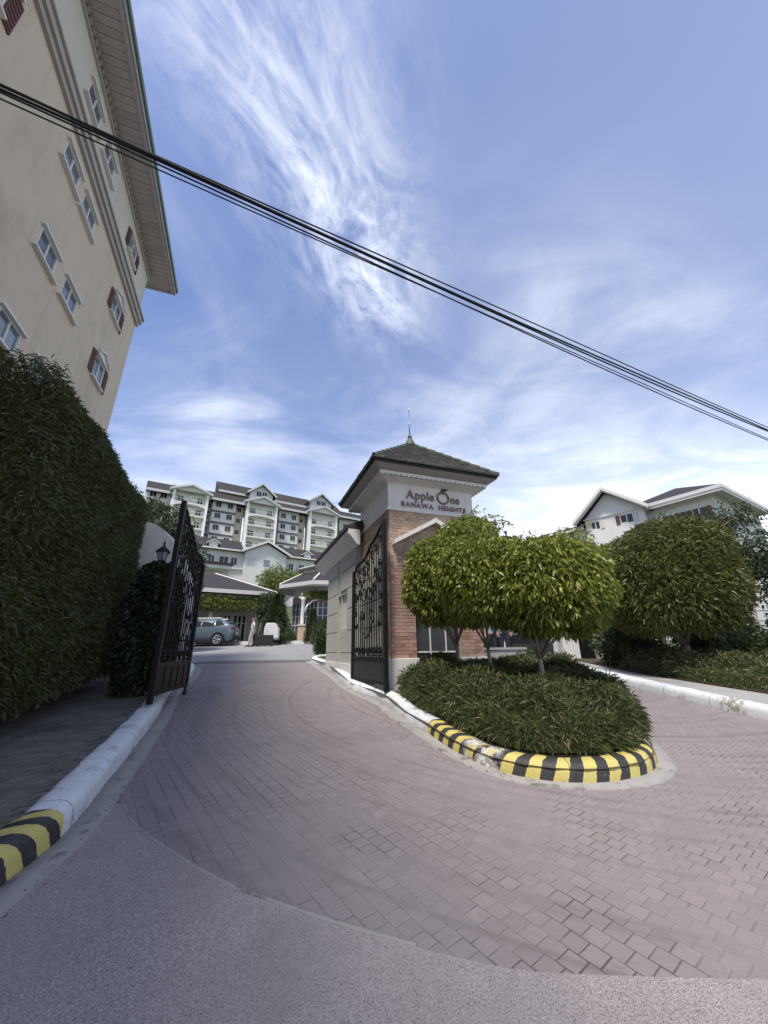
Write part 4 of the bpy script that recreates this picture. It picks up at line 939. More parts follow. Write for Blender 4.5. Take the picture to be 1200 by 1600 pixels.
# exit lane: white pillars, dark gate, cream fence
t = thing('gate_pillar', 'plain white pillar seen past the front tree trunk, left of the dark side gate', 'pillar', (6.28, 14, gz(14)))
MB().box(-.27, .27, -.22, .22, 1.0, 3.0).build('shaft', 'white', t, bevel=.01); MB().box(-.33, .33, -.28, .28, 3.001, 3.1).build('cap', 'white', t)
t = thing('gate_pillar', 'slim white gate post right of the dark side gate', 'pillar', (7.32, 14, gz(14)))
MB().box(-.11, .11, -.1, .1, 1.0, 2.6).build('shaft', 'white', t, bevel=.008); MB().box(-.14, .14, -.13, .13, 2.601, 2.68).build('cap', 'white', t)
t = thing('side_gate', 'dark panelled side gate standing between two white posts under the trees', 'gate', (6.56, 14.05, gz(14)))
MB().box(0, .62, 0, .05, 1.1, 2.7).build('gate_panel', 'black', t)
for k in range(4): MB().box(.02 + k * .155, .05 + k * .155, -.02, -.001, 1.12, 2.68).build('bar', 'black', t)
t = thing('panel_fence', 'cream vertical-board fence panel to the right of the slim white post', 'fence', (7.6, 14.6, gz(14.6)))
for k in range(8): MB().box(k * .17, k * .17 + .16, 0, .03, 1.05, 2.45).build('board', 'creamwall', t)
MB().box(-.05, 1.45, .031, .06, 1.2, 1.28).box(-.05, 1.45, .031, .06, 2.15, 2.23).build('rail', 'creamwall', t)
t = thing('low_wall', 'low grey concrete wall in the shade behind the island trees', 'wall', (3.4, 13.2, gz(13)))
MB().box(-1.6, 1.1, 0, .2, .95, 1.55).build('wall', 'concrete', t); MB().box(-1.65, 1.15, -.04, .24, 1.551, 1.62).build('coping', 'concrete', t)
# dark guard shelter wall behind the trees
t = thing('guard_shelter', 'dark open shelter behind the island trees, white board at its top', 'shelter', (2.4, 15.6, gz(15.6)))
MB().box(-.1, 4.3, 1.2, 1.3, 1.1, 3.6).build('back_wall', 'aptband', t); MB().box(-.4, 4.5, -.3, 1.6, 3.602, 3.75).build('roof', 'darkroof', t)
for k in range(3): MB().box(-.05 + k * 2.15, .06 + k * 2.15, -.1, .02, 1.1, 3.6).build('post', 'white', t)
MB().box(2.25, 3.1, 1.15, 1.19, 2.1, 2.75).build('board', 'whitetrim', t); MB().box(.1, 4.1, .2, .7, 1.1, 1.75).build('bench', 'grime', t)

# right-hand white house with gables
k_ = 1.6
def hz(z): return 1.6 + (z - 1.6) * k_
HA = R(-46); t = thing('house', 'white gabled house with brown and red shutters above the right-hand trees', 'house', (13 * k_, 22 * k_, 2.0), HA)
sx = lambda s: s * k_
mb = MB(); pr = [(sx(-.85), 1.9), (sx(2.3), 1.9), (sx(2.3), hz(9.0)), (sx(.55), hz(10.35)), (sx(-.85), hz(9.05))]
n0 = len(pr); holes = [(sx(-.55), sx(-.02), hz(8.28), hz(8.72)), (sx(1.05), sx(1.75), hz(8.3), hz(8.78))]
hole_wall(mb, lambda u, v, w: (u, -w, v), sx(-.85), sx(2.3), 1.9, hz(9.0), holes, .12)
mb.add([(sx(-.85), 0, hz(9.0)), (sx(2.3), 0, hz(9.0)), (sx(.55), 0, hz(10.35))], [(0, 1, 2)])
mb.add([(sx(-.85), 0, 1.9), (sx(-.85), 8, 1.9), (sx(-.85), 8, hz(9.0)), (sx(-.85), 0, hz(9.0))], [(0, 1, 2, 3)]); mb.add([(sx(2.3), 0, 1.9), (sx(2.3), 8, 1.9), (sx(2.3), 8, hz(9.0)), (sx(2.3), 0, hz(9.0))], [(0, 1, 2, 3)])
mb.build('wall', 'apt', t)
for i, (a, b, c, d) in enumerate(holes):
    w_ = MB().box(a, b, .04, .08, c, d).build('window', 'darkglass', t)
    f_ = MB()
    for x0 in (a, (a + b) / 2 - .04, b - .08): f_.box(x0, x0 + .08, 0.0, .039, c, d)
    f_.box(a + .081, (a + b) / 2 - .041, .001, .038, c, c + .08); f_.build('window_frame', 'whitetrim', w_)
    MB().box(a - .34, a - .02, -.06, -.002, c - .05, d + .05).build('shutter', 'shutter' if i else 'aptcream', t); MB().box(b + .02, b + .34, -.06, -.002, c - .05, d + .05).build('shutter', 'aptgrey' if i else 'aptcream', t)
MB().box(sx(-.9), sx(2.3), -.12, -.001, hz(8.93), hz(9.0)).build('belt_course', 'whitetrim', t)
mb = MB(); ov = .5
def gable_roof(mb, x0, xa, x1, z0, za, z1, y0, y1, th=.22):
    mb.add([(x0, y0, z0), (xa, y0, za), (xa, y1, za), (x0, y1, z0), (x0, y0, z0 - th), (xa, y0, za - th), (xa, y1, za - th), (x0, y1, z0 - th)], [(0, 1, 2, 3), (4, 7, 6, 5), (0, 4, 5, 1), (1, 5, 6, 2), (2, 6, 7, 3), (3, 7, 4, 0)])
    mb.add([(x1, y0, z1), (xa, y0, za), (xa, y1, za), (x1, y1, z1), (x1, y0, z1 - th), (xa, y0, za - th), (xa, y1, za - th), (x1, y1, z1 - th)], [(0, 1, 2, 3), (4, 7, 6, 5), (0, 4, 5, 1), (1, 5, 6, 2), (2, 6, 7, 3), (3, 7, 4, 0)])
gable_roof(mb, sx(-1.35), sx(.55), sx(2.6), hz(8.85), hz(10.6), hz(8.95), -.8, 9); mb.build('roof', 'darkroof', t)
mb = MB(); gable_roof(mb, sx(-1.4), sx(.55), sx(2.65), hz(8.86), hz(10.63), hz(8.96), -.95, -.802, .34); gable_roof(mb, sx(-1.36), sx(.55), sx(2.61), hz(8.68), hz(10.43), hz(8.78), -.8, -.55, .12); mb.build('bargeboard', 'whitetrim', t)
MB().box(sx(-4.2), sx(-.86), .6, 8, 1.9, hz(8.6)).build('wing_wall', 'apt', t)
mb = MB(); mb.add([(sx(-4.5), .1, hz(8.6)), (sx(-1.0), .1, hz(8.75)), (sx(-1.0), 6, hz(9.5)), (sx(-3.6), 6, hz(9.5)), (sx(-4.5), .1, hz(8.48)), (sx(-1.0), .1, hz(8.63))], [(0, 1, 2, 3), (4, 5, 1, 0)]); mb.build('wing_roof', 'darkroof', t)
MB().box(sx(-4.5), sx(-1.0), .02, .098, hz(8.45), hz(8.62)).build('gutter', 'whitetrim', t)
# second house, partly behind the trees
t = thing('house', 'larger pale house with deep corner eaves behind the sparse tree at the right edge', 'house', (26.6, 28, 2.0), R(32.7))
o_ = .9; zE = 13.55
hl = [(1.6, 2.5, 11.2, 12.4), (3.4, 4.3, 11.2, 12.4), (5.2, 6.0, 11.2, 12.4), (1.6, 2.5, 8.2, 9.4), (3.4, 4.3, 8.2, 9.4)]
mb = MB(); hole_wall(mb, lambda u, v, w: (o_ - w, u, v), o_, 7.5, 1.9, zE - .15, hl, .12); hr = [(2.2, 3.2, 11.2, 12.4), (6, 7.2, 11.2, 12.4), (2.2, 3.2, 8.0, 9.3), (6, 7.2, 8., 9.3)]
hole_wall(mb, lambda u, v, w: (u, o_ - w, v), o_, 12, 1.9, zE - .15, hr, .12); mb.build('wall', 'apt', t)
for i, (a, b, c, d) in enumerate(hl):
    w_ = MB().box(o_ + .05, o_ + .09, a, b, c, d).build('window', 'darkglass', t); MB().box(o_ + .0, o_ + .049, (a + b) / 2 - .04, (a + b) / 2 + .04, c, d).build('window_frame', 'whitetrim', w_)
    for q0 in (a - .42, b + .04): MB().box(o_ - .06, o_ - .002, q0, q0 + .38, c, d).build('shutter', 'shutter' if i < 2 else 'aptcream', t)
for i, (a, b, c, d) in enumerate(hr):
    w_ = MB().box(a, b, o_ + .05, o_ + .09, c, d).build('window', 'darkglass', t); MB().box((a + b) / 2 - .04, (a + b) / 2 + .04, o_, o_ + .049, c, d).build('window_frame', 'whitetrim', w_)
MB().box(o_ - .1, o_ - .001, o_, 7.5, 10.2, 10.35).box(o_ + .0, 12, o_ - .1, o_ - .001, 10.2, 10.35).build('belt_course', 'whitetrim', t)
MB().box(.02, 12.5, .02, 8.5, zE - .15, zE - .05).build('soffit', 'aptgrey', t)
MB().box(-.12, 0.0, -.12, 8.6, zE - .2, zE + .1).box(.001, 12.6, -.12, .0, zE - .2, zE + .1).box(-.06, .0, -.06, 8.6, zE - .42, zE - .201).box(.001, 12.6, -.06, -.001, zE - .42, zE - .201).build('fascia_board', 'whitetrim', t)
mb = MB(); mb.add([(-.05, -.05, zE + .1), (12.6, -.05, zE + .1), (12.6, 8.6, zE + .1), (-.05, 8.6, zE + .1), (4.6, 4.4, zE + 2.35), (9, 4.4, zE + 2.35)], [(0, 1, 5, 4), (1, 2, 5), (2, 3, 4, 5), (3, 0, 4)]); mb.build('roof', 'darkroof', t)

# ================================================================== BACKGROUND BUILDINGS
FA = R(33.5)
def put(meshes, nm, par, loc, m_=None): return inst(meshes, nm, par, loc)
kA = 1.4
ax = lambda s: s * kA
az = lambda z: 1.6 + (z - 1.6) * kA
AP = thing('apartment_building', 'long pale hillside apartment building with twin gables, far behind the lobby', 'building', (-22.6 * kA, 65 * kA, 14), FA)
winA = newmesh(MB().box(-.6, .6, -.05, .02, 0, 1.25), 'window', 'darkglass'); frA = MB()
for x in (-.66, -.03, .6): frA.box(x, x + .06, -.09, -.051, -.05, 1.3)
frA.box(-.6, .6, -.09, -.052, -.05, 0); frA.box(-.6, .6, -.09, -.052, 1.25, 1.3); frA = newmesh(frA, 'window_frame', 'apt')
winS = newmesh(MB().box(-.42, .42, -.05, .02, 0, 1.0), 'window', 'darkglass'); frS = MB()
for x in (-.46, -.02, .42): frS.box(x, x + .04, -.08, -.051, -.04, 1.04)
frS = newmesh(frS, 'window_frame', 'apt')
acm = newmesh(MB().box(-.35, .35, -.4, 0, 0, .5), 'air_conditioner', 'whitetrim')
def win(par, x, y, z, small=False):
    w = inst(winS if small else winA, 'window', par, (x, y, z)); f = bpy.data.objects.new('window_frame', frS if small else frA); COL.objects.link(f); f.parent = w
LV = [18.0, 20.05, 22.1, 24.1]      # storey lines (survey units), top storey ends at 26
zb = 12
def flat_block(s0, s1, m, ztop, bands=True, dy=0, wins_=(.25, .75), lv=LV):
    MB().box(ax(s0), ax(s1), dy, dy + 9, zb, az(ztop)).build('wall', m, AP)
    for z in lv:
        if bands: MB().box(ax(s0) - .06, ax(s1) + .06, dy - .12, dy - .001, az(z) - .35, az(z) + .12).build('floor_band', 'aptband', AP)
        for w in wins_: win(AP, ax(s0 + (s1 - s0) * w), dy, az(z) + 1.0, (s1 - s0) < 2)
def bay(s0, s1, peak, eave, lower_peak):
    a, b = ax(s0), ax(s1); c = (a + b) / 2
    MB().box(a + .5, b - .5, -1.0, 2, zb, az(eave)).prism([(a + .5, az(eave)), (b - .5, az(eave)), (c, az(lower_peak) - .3)], -1.0, 2, 'y').build('bay_wall', 'aptgreen', AP)
    for x in (a, b - .5): MB().box(x, x + .5, -2.2, -.9, zb, az(eave) + .1).build('column', 'column', AP)
    for i, z in enumerate(LV):
        MB().box(a + .501, b - .501, -2.2, -1.001, az(z) - .15, az(z) + .08).build('balcony_slab', 'column', AP)
        rl_ = MB()
        for k in range(12): xx = a + .6 + k * (b - a - 1.25) / 11; rl_.box(xx, xx + .05, -2.16, -2.11, az(z) + .081, az(z) + .95)
        rl_.box(a + .502, b - .502, -2.18, -2.09, az(z) + .951, az(z) + 1.02); rl_.build('railing', 'column', AP)
        for x in (a + 1.7, b - 1.7): win(AP, x, -1.0, az(z) + .5)
        inst(acm, 'air_conditioner', AP, (c, -1.05, az(z) + 1.5))
    zz_ = az(LV[2]) + 2.35; pts = [(a + .51, zz_ + .3)] + [(c + (b - a - 1.02) / 2 * math.cos(q), zz_ - .5 + .65 * math.sin(q)) for q in [math.pi * (1 - j / 10) for j in range(11)]] + [(b - .51, zz_ + .3)]
    MB().prism(pts, -2.15, -1.95, 'y').build('arch', 'column', AP)
    mb = MB(); gable_roof(mb, a - .7, c, b + .7, az(eave) + .0, az(lower_peak) + .2, az(eave) + .0, -2.9, 3, .45); mb.build('bay_roof', 'aptgrey', AP)
    mb = MB(); mb.prism([(a - .1, az(eave) - .1), (b + .1, az(eave) - .1), (c, az(lower_peak) - .3)], -2.3, -2.201, 'y'); mb.build('bay_gable', 'aptgreen' if s0 < -10 else 'apt', AP)
    if peak:
        MB().box(a + .9, b - .9, .2, 6, az(eave), az(peak - 1.9)).prism([(a + .9, az(peak - 1.9)), (b - .9, az(peak - 1.9)), (c, az(peak) - .5)], .2, 6, 'y').build('upper_gable', 'aptgrey', AP)
        mb = MB(); gable_roof(mb, a + .1, c, b - .1, az(peak - 2.1), az(peak), az(peak - 2.1), -.5, 8, .42); mb.build('gable_roof', 'darkroof', AP)
        mb = MB(); gable_roof(mb, a + .05, c, b - .05, az(peak - 2.1) + .05, az(peak) + .06, az(peak - 2.1) + .05, -.66, -.502, .5); mb.build('bargeboard', 'aptgrey', AP)
        for dx_ in (-.72, .72): win(AP, c + dx_, .2, az(peak - 2.5), False)
flat_block(-17.6, -13.9, 'apt', 25.6, False, .5, (.3, .7)); flat_block(-8.7, -7.7, 'aptgrey', 25.8, True, 1.6, (.5,)); flat_block(-7.7, -3.9, 'apt', 25.8, True, 0, (.25, .75))
flat_block(-3.9, -2.4, 'aptcream', 25.8, False, 1.2, (.5,)); flat_block(2.9, 3.8, 'aptgrey', 26.3, True, 1.6, (.5,)); flat_block(3.8, 7.6, 'apt', 26.3, True, 0, (.22, .75)); flat_block(7.6, 9.2, 'aptcream', 26.3, False, 1.2, (.5,))
flat_block(15.0, 16.2, 'aptgrey', 26.9, True, 1.6, (.5,)); flat_block(16.2, 21.5, 'aptgreen', 26.9, True, 0, (.25, .6, .85)); flat_block(21.5, 26, 'apt', 26.9, True, 0, (.25, .6, .85))
bay(-13.9, -8.6, None, 26.1, 27.15); bay(-2.4, 3.0, 30.7, 26.3, 27.5); bay(9.2, 15.0, 31.3, 26.7, 27.9)
def roofstrip(s0, s1, z0, z1, m, d=3.5, y0=-1.4, nm='roof'):
    a, b = ax(s0), ax(s1); MB().add([(a, y0, az(z0)), (b, y0, az(z0)), (b, y0 + d, az(z1) + d * .4), (a, y0 + d, az(z1) + d * .4), (a, y0, az(z0) - .1), (b, y0, az(z0) - .1), (b, y0 + d, az(z0) - .1), (a, y0 + d, az(z0) - .1)], [(0, 1, 2, 3), (4, 7, 6, 5), (0, 4, 5, 1), (1, 5, 6, 2), (2, 6, 7, 3), (3, 7, 4, 0)]).build(nm, m, AP)
    MB().box(a, b, y0 - .25, y0 - .01, az(z0) - .5, az(z0) + .05).build('fascia_board', 'aptgrey', AP)
roofstrip(-17.6, -13.2, 25.75, 26.9, 'redroof', 4, -.9); roofstrip(-8.9, -2.2, 25.95, 26.95, 'redroof'); roofstrip(2.6, 9.4, 26.45, 27.4, 'redroof'); roofstrip(14.7, 26, 27.05, 28., 'darkroof')
# set-back top storey
MB().box(ax(-6.2), ax(16.9), 3.2, 10, az(26), az(28.5)).build('top_storey_wall', 'aptcream', AP); MB().box(ax(-6.6), ax(-6.2), 3.1, 10, az(26), az(28.4)).build('top_storey_wall', 'aptgrey', AP)
for s in (-5.2, -3.6, 3.9, 5.2, 6.4, 7.8, 15.8): win(AP, ax(s), 3.2, az(27.2))
roofstrip(-6.9, 17.6, 28.55, 30.1, 'redroof', 5.5, 2.0, 'top_roof')
for (s, z, y) in ((-14, 27.2, 4), (-11, 27.6, 3), (-8.2, 27.2, 4), (-5., 28.9, 6)):
    pass
t = thing('roof_antenna', 'thin aerial mast on the left end roof of the far apartment building', 'antenna', (-22.6 * kA + ax(-15) * math.cos(FA), 65 * kA + ax(-15) * math.sin(FA) + 3, az(26.7)))
MB().tube([(0, 0, az(26.6)), (0, 0, az(28.4))], .05, 5).box(-.7, .7, -.03, .03, az(27.9), az(27.9) + .06).box(-.5, .5, -.03, .03, az(27.6), az(27.6) + .06).build('mast', 'steel', t)

kM = 1.5
mx = lambda s: s * kM
mz = lambda z: 1.6 + (z - 1.6) * kM
MD = thing('clubhouse', 'white two-storey building with a central gable and dark roof, in front of the apartments', 'building', (-15 * kM, 47 * kM, 8), FA)
holes = [(mx(s), mx(s) + w, mz(11.3), mz(12.15)) for s, w in ((-7.6, 1.), (-6.4, .9), (-5.2, 1.5), (-3.9, 1.0), (3.2, .9), (4.6, 1.0), (5.8, .9))]
mb = MB(); hole_wall(mb, lambda u, v, w: (u, -w, v), mx(-12), mx(9), 8, mz(12.85), holes, .15); mb.box(mx(-12), mx(9), 6, 9, 8, mz(12.8)).build('wall', 'apt', MD)
for a, b, c, d in holes:
    w = MB().box(a, b, .1, .14, c, d).build('window', 'darkglass', MD); MB().box((a + b) / 2 - .04, (a + b) / 2 + .04, .04, .099, c, d).build('window_frame', 'whitetrim', w); MB().box(a - .55, a - .05, -.05, -.002, c, d).build('shutter', 'aptgrey', MD)
MB().box(mx(-2.5), mx(2.5), -1.2, -.01, 8, mz(12.9)).prism([(mx(-2.5), mz(12.9)), (mx(2.5), mz(12.9)), (0, mz(14.15))], -1.2, .5, 'y').build('gable_wall', 'apt', MD)
for s in (-1.7, 0.1, 1.5):
    w = MB().box(mx(s) - .55, mx(s) + .55, -1.26, -1.201, mz(11.35), mz(12.1)).build('window', 'aptgrey' if s != .1 else 'glass', MD); MB().box(mx(s) - .62, mx(s) + .62, -1.3, -1.261, mz(12.1), mz(12.1) + .12).build('window_head', 'whitetrim', w)
mb = MB(); gable_roof(mb, mx(-3.0), 0, mx(3.0), mz(12.95), mz(14.45), mz(12.95), -1.8, 4, .15); mb.build('gable_roof', 'darkroof', MD)
mb = MB(); gable_roof(mb, mx(-3.05), 0, mx(3.05), mz(12.96), mz(14.5), mz(12.96), -1.95, -1.802, .4); mb.build('bargeboard', 'whitetrim', MD)
for a, b in ((-12, -2.6), (2.6, 9)):
    MB().add([(mx(a), -.7, mz(13.0)), (mx(b), -.7, mz(13.0)), (mx(b), 3.2, mz(14.1) + 1.0), (mx(a), 3.2, mz(14.1) + 1.0), (mx(a), 3.4, mz(13.)), (mx(b), 3.4, mz(13.))], [(0, 1, 2, 3), (0, 4, 5, 1), (3, 2, 5, 4)]).build('roof', 'darkroof', MD)
    MB().box(mx(a), mx(b), -.95, -.702, mz(12.85), mz(13.02)).build('gutter', 'whitetrim', MD)
for s in (-6.1, 5.6):
    d_ = MB().box(mx(s) - .7, mx(s) + .7, -.4, 2.5, mz(13.1), mz(13.6)).prism([(mx(s) - .7, mz(13.6)), (mx(s) + .7, mz(13.6)), (mx(s), mz(13.95))], -.4, 2.5, 'y').build('dormer', 'apt', MD)
    mb = MB(); gable_roof(mb, mx(s) - 1.1, mx(s), mx(s) + 1.1, mz(13.58), mz(14.05), mz(13.58), -.7, 3, .14); mb.build('dormer_roof', 'whitetrim', d_)
MB().box(mx(-9), mx(-4.2), -3, -.01, mz(10.35), mz(10.75)).build('canopy', 'apt', MD); MB().box(mx(-9.2), mx(-4.0), -3.3, -.5, mz(10.751), mz(11.0)).build('canopy_roof', 'darkroof', MD)
MB().box(mx(-12), mx(9), -.3, -.001, mz(10.75), mz(10.85)).build('belt_course', 'whitetrim', MD)

# lobby with hipped roof
LO = thing('lobby_building', 'low lobby building with dark hipped roof and white fascia behind the parked car', 'building', (-10, 31, 2.07), FA)
mb = MB(); mb.add([(-12, -1.2, 5.87), (.95, -1.2, 5.87), (.95, 8, 5.87), (-12, 8, 5.87), (-2.9, 3.4, 7.75), (-12, 3.4, 7.75)], [(0, 1, 4, 5), (1, 2, 4), (2, 3, 5, 4), (0, 3, 2, 1), (0, 5, 3)]); mb.build('roof', 'darkroof', LO)
MB().box(-12, 1.02, -1.35, -1.201, 5.62, 5.9).box(.951, 1.1, -1.2, 8, 5.62, 5.9).build('fascia_board', 'whitetrim', LO); MB().tube([(.98, -1.25, 5.92), (-2.9, 3.4, 7.8)], .07, 6).build('hip_cap', 'whitetrim', LO)
MB().box(-12, .6, -.6, 0.6, 5.45, 5.619).build('beam', 'whitetrim', LO)
holes = [(-6.6, -4.9, 2.3, 4.2), (-4.5, -3.9, 2.9, 4.2), (-2.65, -1.65, 2.1, 4.3), (-1.6, -.5, 2.1, 4.3)]
mb = MB(); hole_wall(mb, lambda u, v, w: (u, 1.2 - w, v), -12, .6, 2.0, 5.449, holes, .12); mb.box(.5, .6, 1.21, 8, 2.0, 5.449).build('wall', 'aptgrey', LO)
for i, (a, b, c, d) in enumerate(holes):
    w = MB().box(a, b, 1.27, 1.3, c, d).build('door' if i > 1 else 'window', 'darkglass', LO); f_ = MB()
    n = 3 if i != 1 else 2
    for k in range(n + 1): x = a + k * (b - a - .11) / n; f_.box(x, x + .11, 1.10, 1.269, c, d)
    f_.box(a, b, 1.181, 1.268, c + 1.55, c + 1.62).box(a, b, 1.181, 1.268, d - .07, d); f_.build('door_frame' if i > 1 else 'window_frame', 'whitetrim', w)
for s in (-6.9, -3.45, -.15): MB().lathe([(.2, 2.05), (.2, 2.2), (.13, 2.25), (.12, 5.2), (.2, 5.3), (.2, 5.45)], 12, (s, -.2)).build('column', 'column', LO)
MB().box(-12, .3, -.9, -.65, 4.45, 4.75).build('planter_ledge', 'creamwall', LO)
t = thing('hanging_plants', 'yellow-green trailing plants filling the ledge under the lobby eave', 'plants', (-10, 31, 4.7), FA)
p, d = ell_pts(15000, (-4.6, -.95, .28), (4.9, .45, .52), .7, .25, 2, 5, -1, .6); leaves('foliage', p, d, .16, .05, 'lime', t, .5, .7, .6, kind='stuff')

# octagonal pavilion
PV = thing('pavilion', 'octagonal glazed pavilion with white-ribbed dark roof and brick band beyond the driveway', 'pavilion', (-4.2, 31.2, 2.07), R(12))
def octo(r, z, n=8, a0=R(22.5)): return [(r * math.cos(a0 + 2 * math.pi * k / n), r * math.sin(a0 + 2 * math.pi * k / n), z) for k in range(n)]
def orings(mb, prof):
    vs = []; [vs.extend(octo(r, z)) for r, z in prof]
    fs = [(i * 8 + j, i * 8 + (j + 1) % 8, (i + 1) * 8 + (j + 1) % 8, (i + 1) * 8 + j) for i in range(len(prof) - 1) for j in range(8)] + [tuple(range(7, -1, -1)), tuple(range((len(prof) - 1) * 8, len(prof) * 8))]
    mb.add(vs, fs)
mb = MB(); orings(mb, [(4.35, 6.22), (2.6, 7.2)]); mb.build('roof', 'darkroof', PV); mb = MB(); orings(mb, [(2.5, 7.18), (2.5, 7.45), (2.9, 7.5)]); mb.build('clerestory', 'whitetrim', PV); mb = MB(); orings(mb, [(2.95, 7.501), (.1, 8.5)]); mb.build('upper_roof', 'darkroof', PV)
mb = MB(); orings(mb, [(4.2, 5.9), (4.42, 5.95), (4.45, 6.215)]); mb.build('fascia_board', 'whitetrim', PV)
for k in range(8):
    a = R(22.5) + k * math.pi / 4; MB().tube([(4.4 * math.cos(a), 4.4 * math.sin(a), 6.26), (2.6 * math.cos(a), 2.6 * math.sin(a), 7.25)], .065, 6).build('hip_cap', 'whitetrim', PV); MB().tube([(2.95 * math.cos(a), 2.95 * math.sin(a), 7.55), (.1 * math.cos(a), .1 * math.sin(a), 8.52)], .055, 6).build('hip_cap', 'whitetrim', PV)
mb = MB(); orings(mb, [(3.3, 2.05), (3.3, 2.7)]); orings(mb, [(3.301, 4.85), (3.301, 5.3)]); mb.build('brick_band', 'brick', PV); mb = MB(); orings(mb, [(3.25, 5.301), (3.25, 5.9)]); mb.build('upper_wall', 'aptgrey', PV)
mb = MB(); orings(mb, [(3.2, 2.7), (3.2, 4.849)]); mb.build('glazing', 'glass', PV)
for k in range(8):
    a = R(22.5) + k * math.pi / 4; b = a + math.pi / 4; A = Vector((3.27 * math.cos(a), 3.27 * math.sin(a), 0)); B = Vector((3.27 * math.cos(b), 3.27 * math.sin(b), 0))
    for j in range(7):
        p = A.lerp(B, j / 7); MB().tube([(p.x, p.y, 2.7), (p.x, p.y, 4.85)], .05 if j == 0 else .028, 4).build('mullion', 'whitetrim', PV)
    for z in (3.3, 3.9, 4.45): MB().tube([(A.x, A.y, z), (B.x, B.y, z)], .026, 4).build('transom', 'whitetrim', PV)
# pergola column with brick base and curved brace
t = thing('pergola_column', 'white column on a brick base with curved brace in front of the pavilion', 'column', (-5.78, 27.6, 2.05), R(12))
MB().box(-.26, .26, -.26, .26, 2.03, 3.2).build('brick_base', 'palebrick', t); MB().box(-.3, .3, -.3, .3, 3.201, 3.28).build('base_cap', 'whitetrim', t)
MB().lathe([(.15, 3.281), (.13, 3.4), (.12, 4.9), (.18, 5.0), (.18, 5.08)], 12).build('shaft', 'column', t, smooth=True)
mb = MB(); mb.tube([(.12, 0, 4.1), (.3, 0, 4.6), (.7, 0, 4.95), (1.3, 0, 5.05)], .075, 6).build('brace', 'column', t, smooth=True); MB().box(-.3, 3.0, -.08, .08, 5.081, 5.2).build('pergola_beam', 'column', t)
MB().lathe([(.05, 5.2), (.11, 5.32), (.06, 5.42), (.02, 5.45)], 8, (-.1, -.0)).build('post_lamp', 'lampglass', t)
t = thing('hanging_plants', 'bright green creeper lying on the pergola beam beside the white column', 'plants', (-5.78, 27.6, 5.2), R(12))
p, d = ell_pts(5000, (1.4, 0, .12), (1.5, .35, .28), .8, .3, 2, 8); leaves('foliage', p, d, .15, .05, 'lime', t, .5, .4, .6, kind='stuff')
# conifer, palms and shrubs in the court
def conifer(lab, x, y, zb_, h, r, n, leaf='darktree', grp=None):
    t = thing('conifer', lab, 'tree', (x, y, zb_), 0, grp); MB().tube([(0, 0, zb_), (0, 0, zb_ + h * .9)], [.1, .03], 6).build('trunk', 'bark', t)
    u = rng.random(n); a = rng.random(n) * 6.283; rr = r * (1 - u ** 1.3) * (.55 + .45 * rng.random(n)) * (1 + .2 * np.sin(a * 5 + u * 20)) + .03
    P = np.stack([rr * np.cos(a), rr * np.sin(a), h * (.03 + .97 * u)], 1); N_ = np.stack([np.cos(a), np.sin(a), .3 + 0 * a], 1)
    leaves('crown', P, N_, .2, .035, leaf, t, .8, .1, .4)
conifer('dark cone-shaped tree between the lobby and the glazed pavilion', -7.6, 27.6, 2.05, 3.3, 1.15, 9000)
conifer('slim dark cone tree just left of the pergola column', -4.9, 26.9, 2.05, 2.2, .45, 2500)
tree('courtyard_tree', 'light green feathery tree rising behind the gap between lobby and pavilion', 'tree', (-11.5, 41, 2.0), [((-11.5, 41, 8.6), (1.9, 1.5, 1.5)), ((-9.2, 41, 8.3), (1.6, 1.4, 1.3))], 'lime', 6500, .35, .09, .12, limbs=6, droop=.5, thick=.8, lum=.35, corem=False)
tree('courtyard_tree', 'small dark bushy tree against the right end of the lobby', 'tree', (-8.6, 29.3, 2.05), [((-8.5, 29.2, 4.7), (1.0, .9, 1.1))], 'darktree', 5000, .2, .07, .08, limbs=4, droop=.5, thick=.7, lum=.25, corem=False)
for i, (x, y, r, h, lab) in enumerate(((-2.55, 17.6, .42, 1.35, 'dark clipped shrub at the far end of the rendered side wing, nearer the gate'), (-2.9, 19.2, .5, 1.5, 'dark clipped shrub beyond the side wing, farther from the gate'), (-4.3, 27.3, .7, 1.1, 'round dark bush right of the pergola column'), (-6.9, 27.3, .8, .9, 'low dark bush at the foot of the cone-shaped tree'))):
    t = thing('bush', lab, 'bush', (x, y, gz(y)), 0, 'dark shrubs round the courtyard'); p, d = ell_pts(3500, (0, 0, h * .5), (r, r, h * .55), .5, .12, 1.5, i, -1, .8)
    leaves('foliage', p, d, .13, .04, 'darktree', t, .6, .3, .6, kind='stuff'); core('inner_foliage', (0, 0, h * .48), (r * .75, r * .75, h * .45), 'darktree', t, (0, 0, 0), 0)
tree('broad_tree', 'big dark green tree behind the white boundary wall', 'tree', (-13.2, 20.5, 1.5), [((-13.3, 20.5, 7.3), (2.6, 2.0, 2.6)), ((-11.7, 20.8, 5.6), (1.7, 1.5, 2.6)), ((-15.5, 20.5, 8.2), (2.2, 2, 2.6))], 'darktree', 24000, .24, .09, .2, limbs=7, droop=.4, thick=.6, lum=.2, out=.6)
t = thing('far_house', 'pale green gabled roof end peeping over the big dark tree', 'house', (-29.5, 41, 2), R(20))
MB().box(-6, 1.0, 0, 8, 2, 18.5).build('wall', 'aptgreen', t); mb = MB(); mb.add([(-6, -.3, 18.5), (1.6, -.3, 18.5), (1.6, 8, 18.5), (-6, 8, 18.5), (-3.0, 4, 22), (-6, 4, 22)], [(0, 1, 4, 5), (1, 2, 4), (2, 3, 5, 4)]); mb.build('roof', 'hipgreen', t)

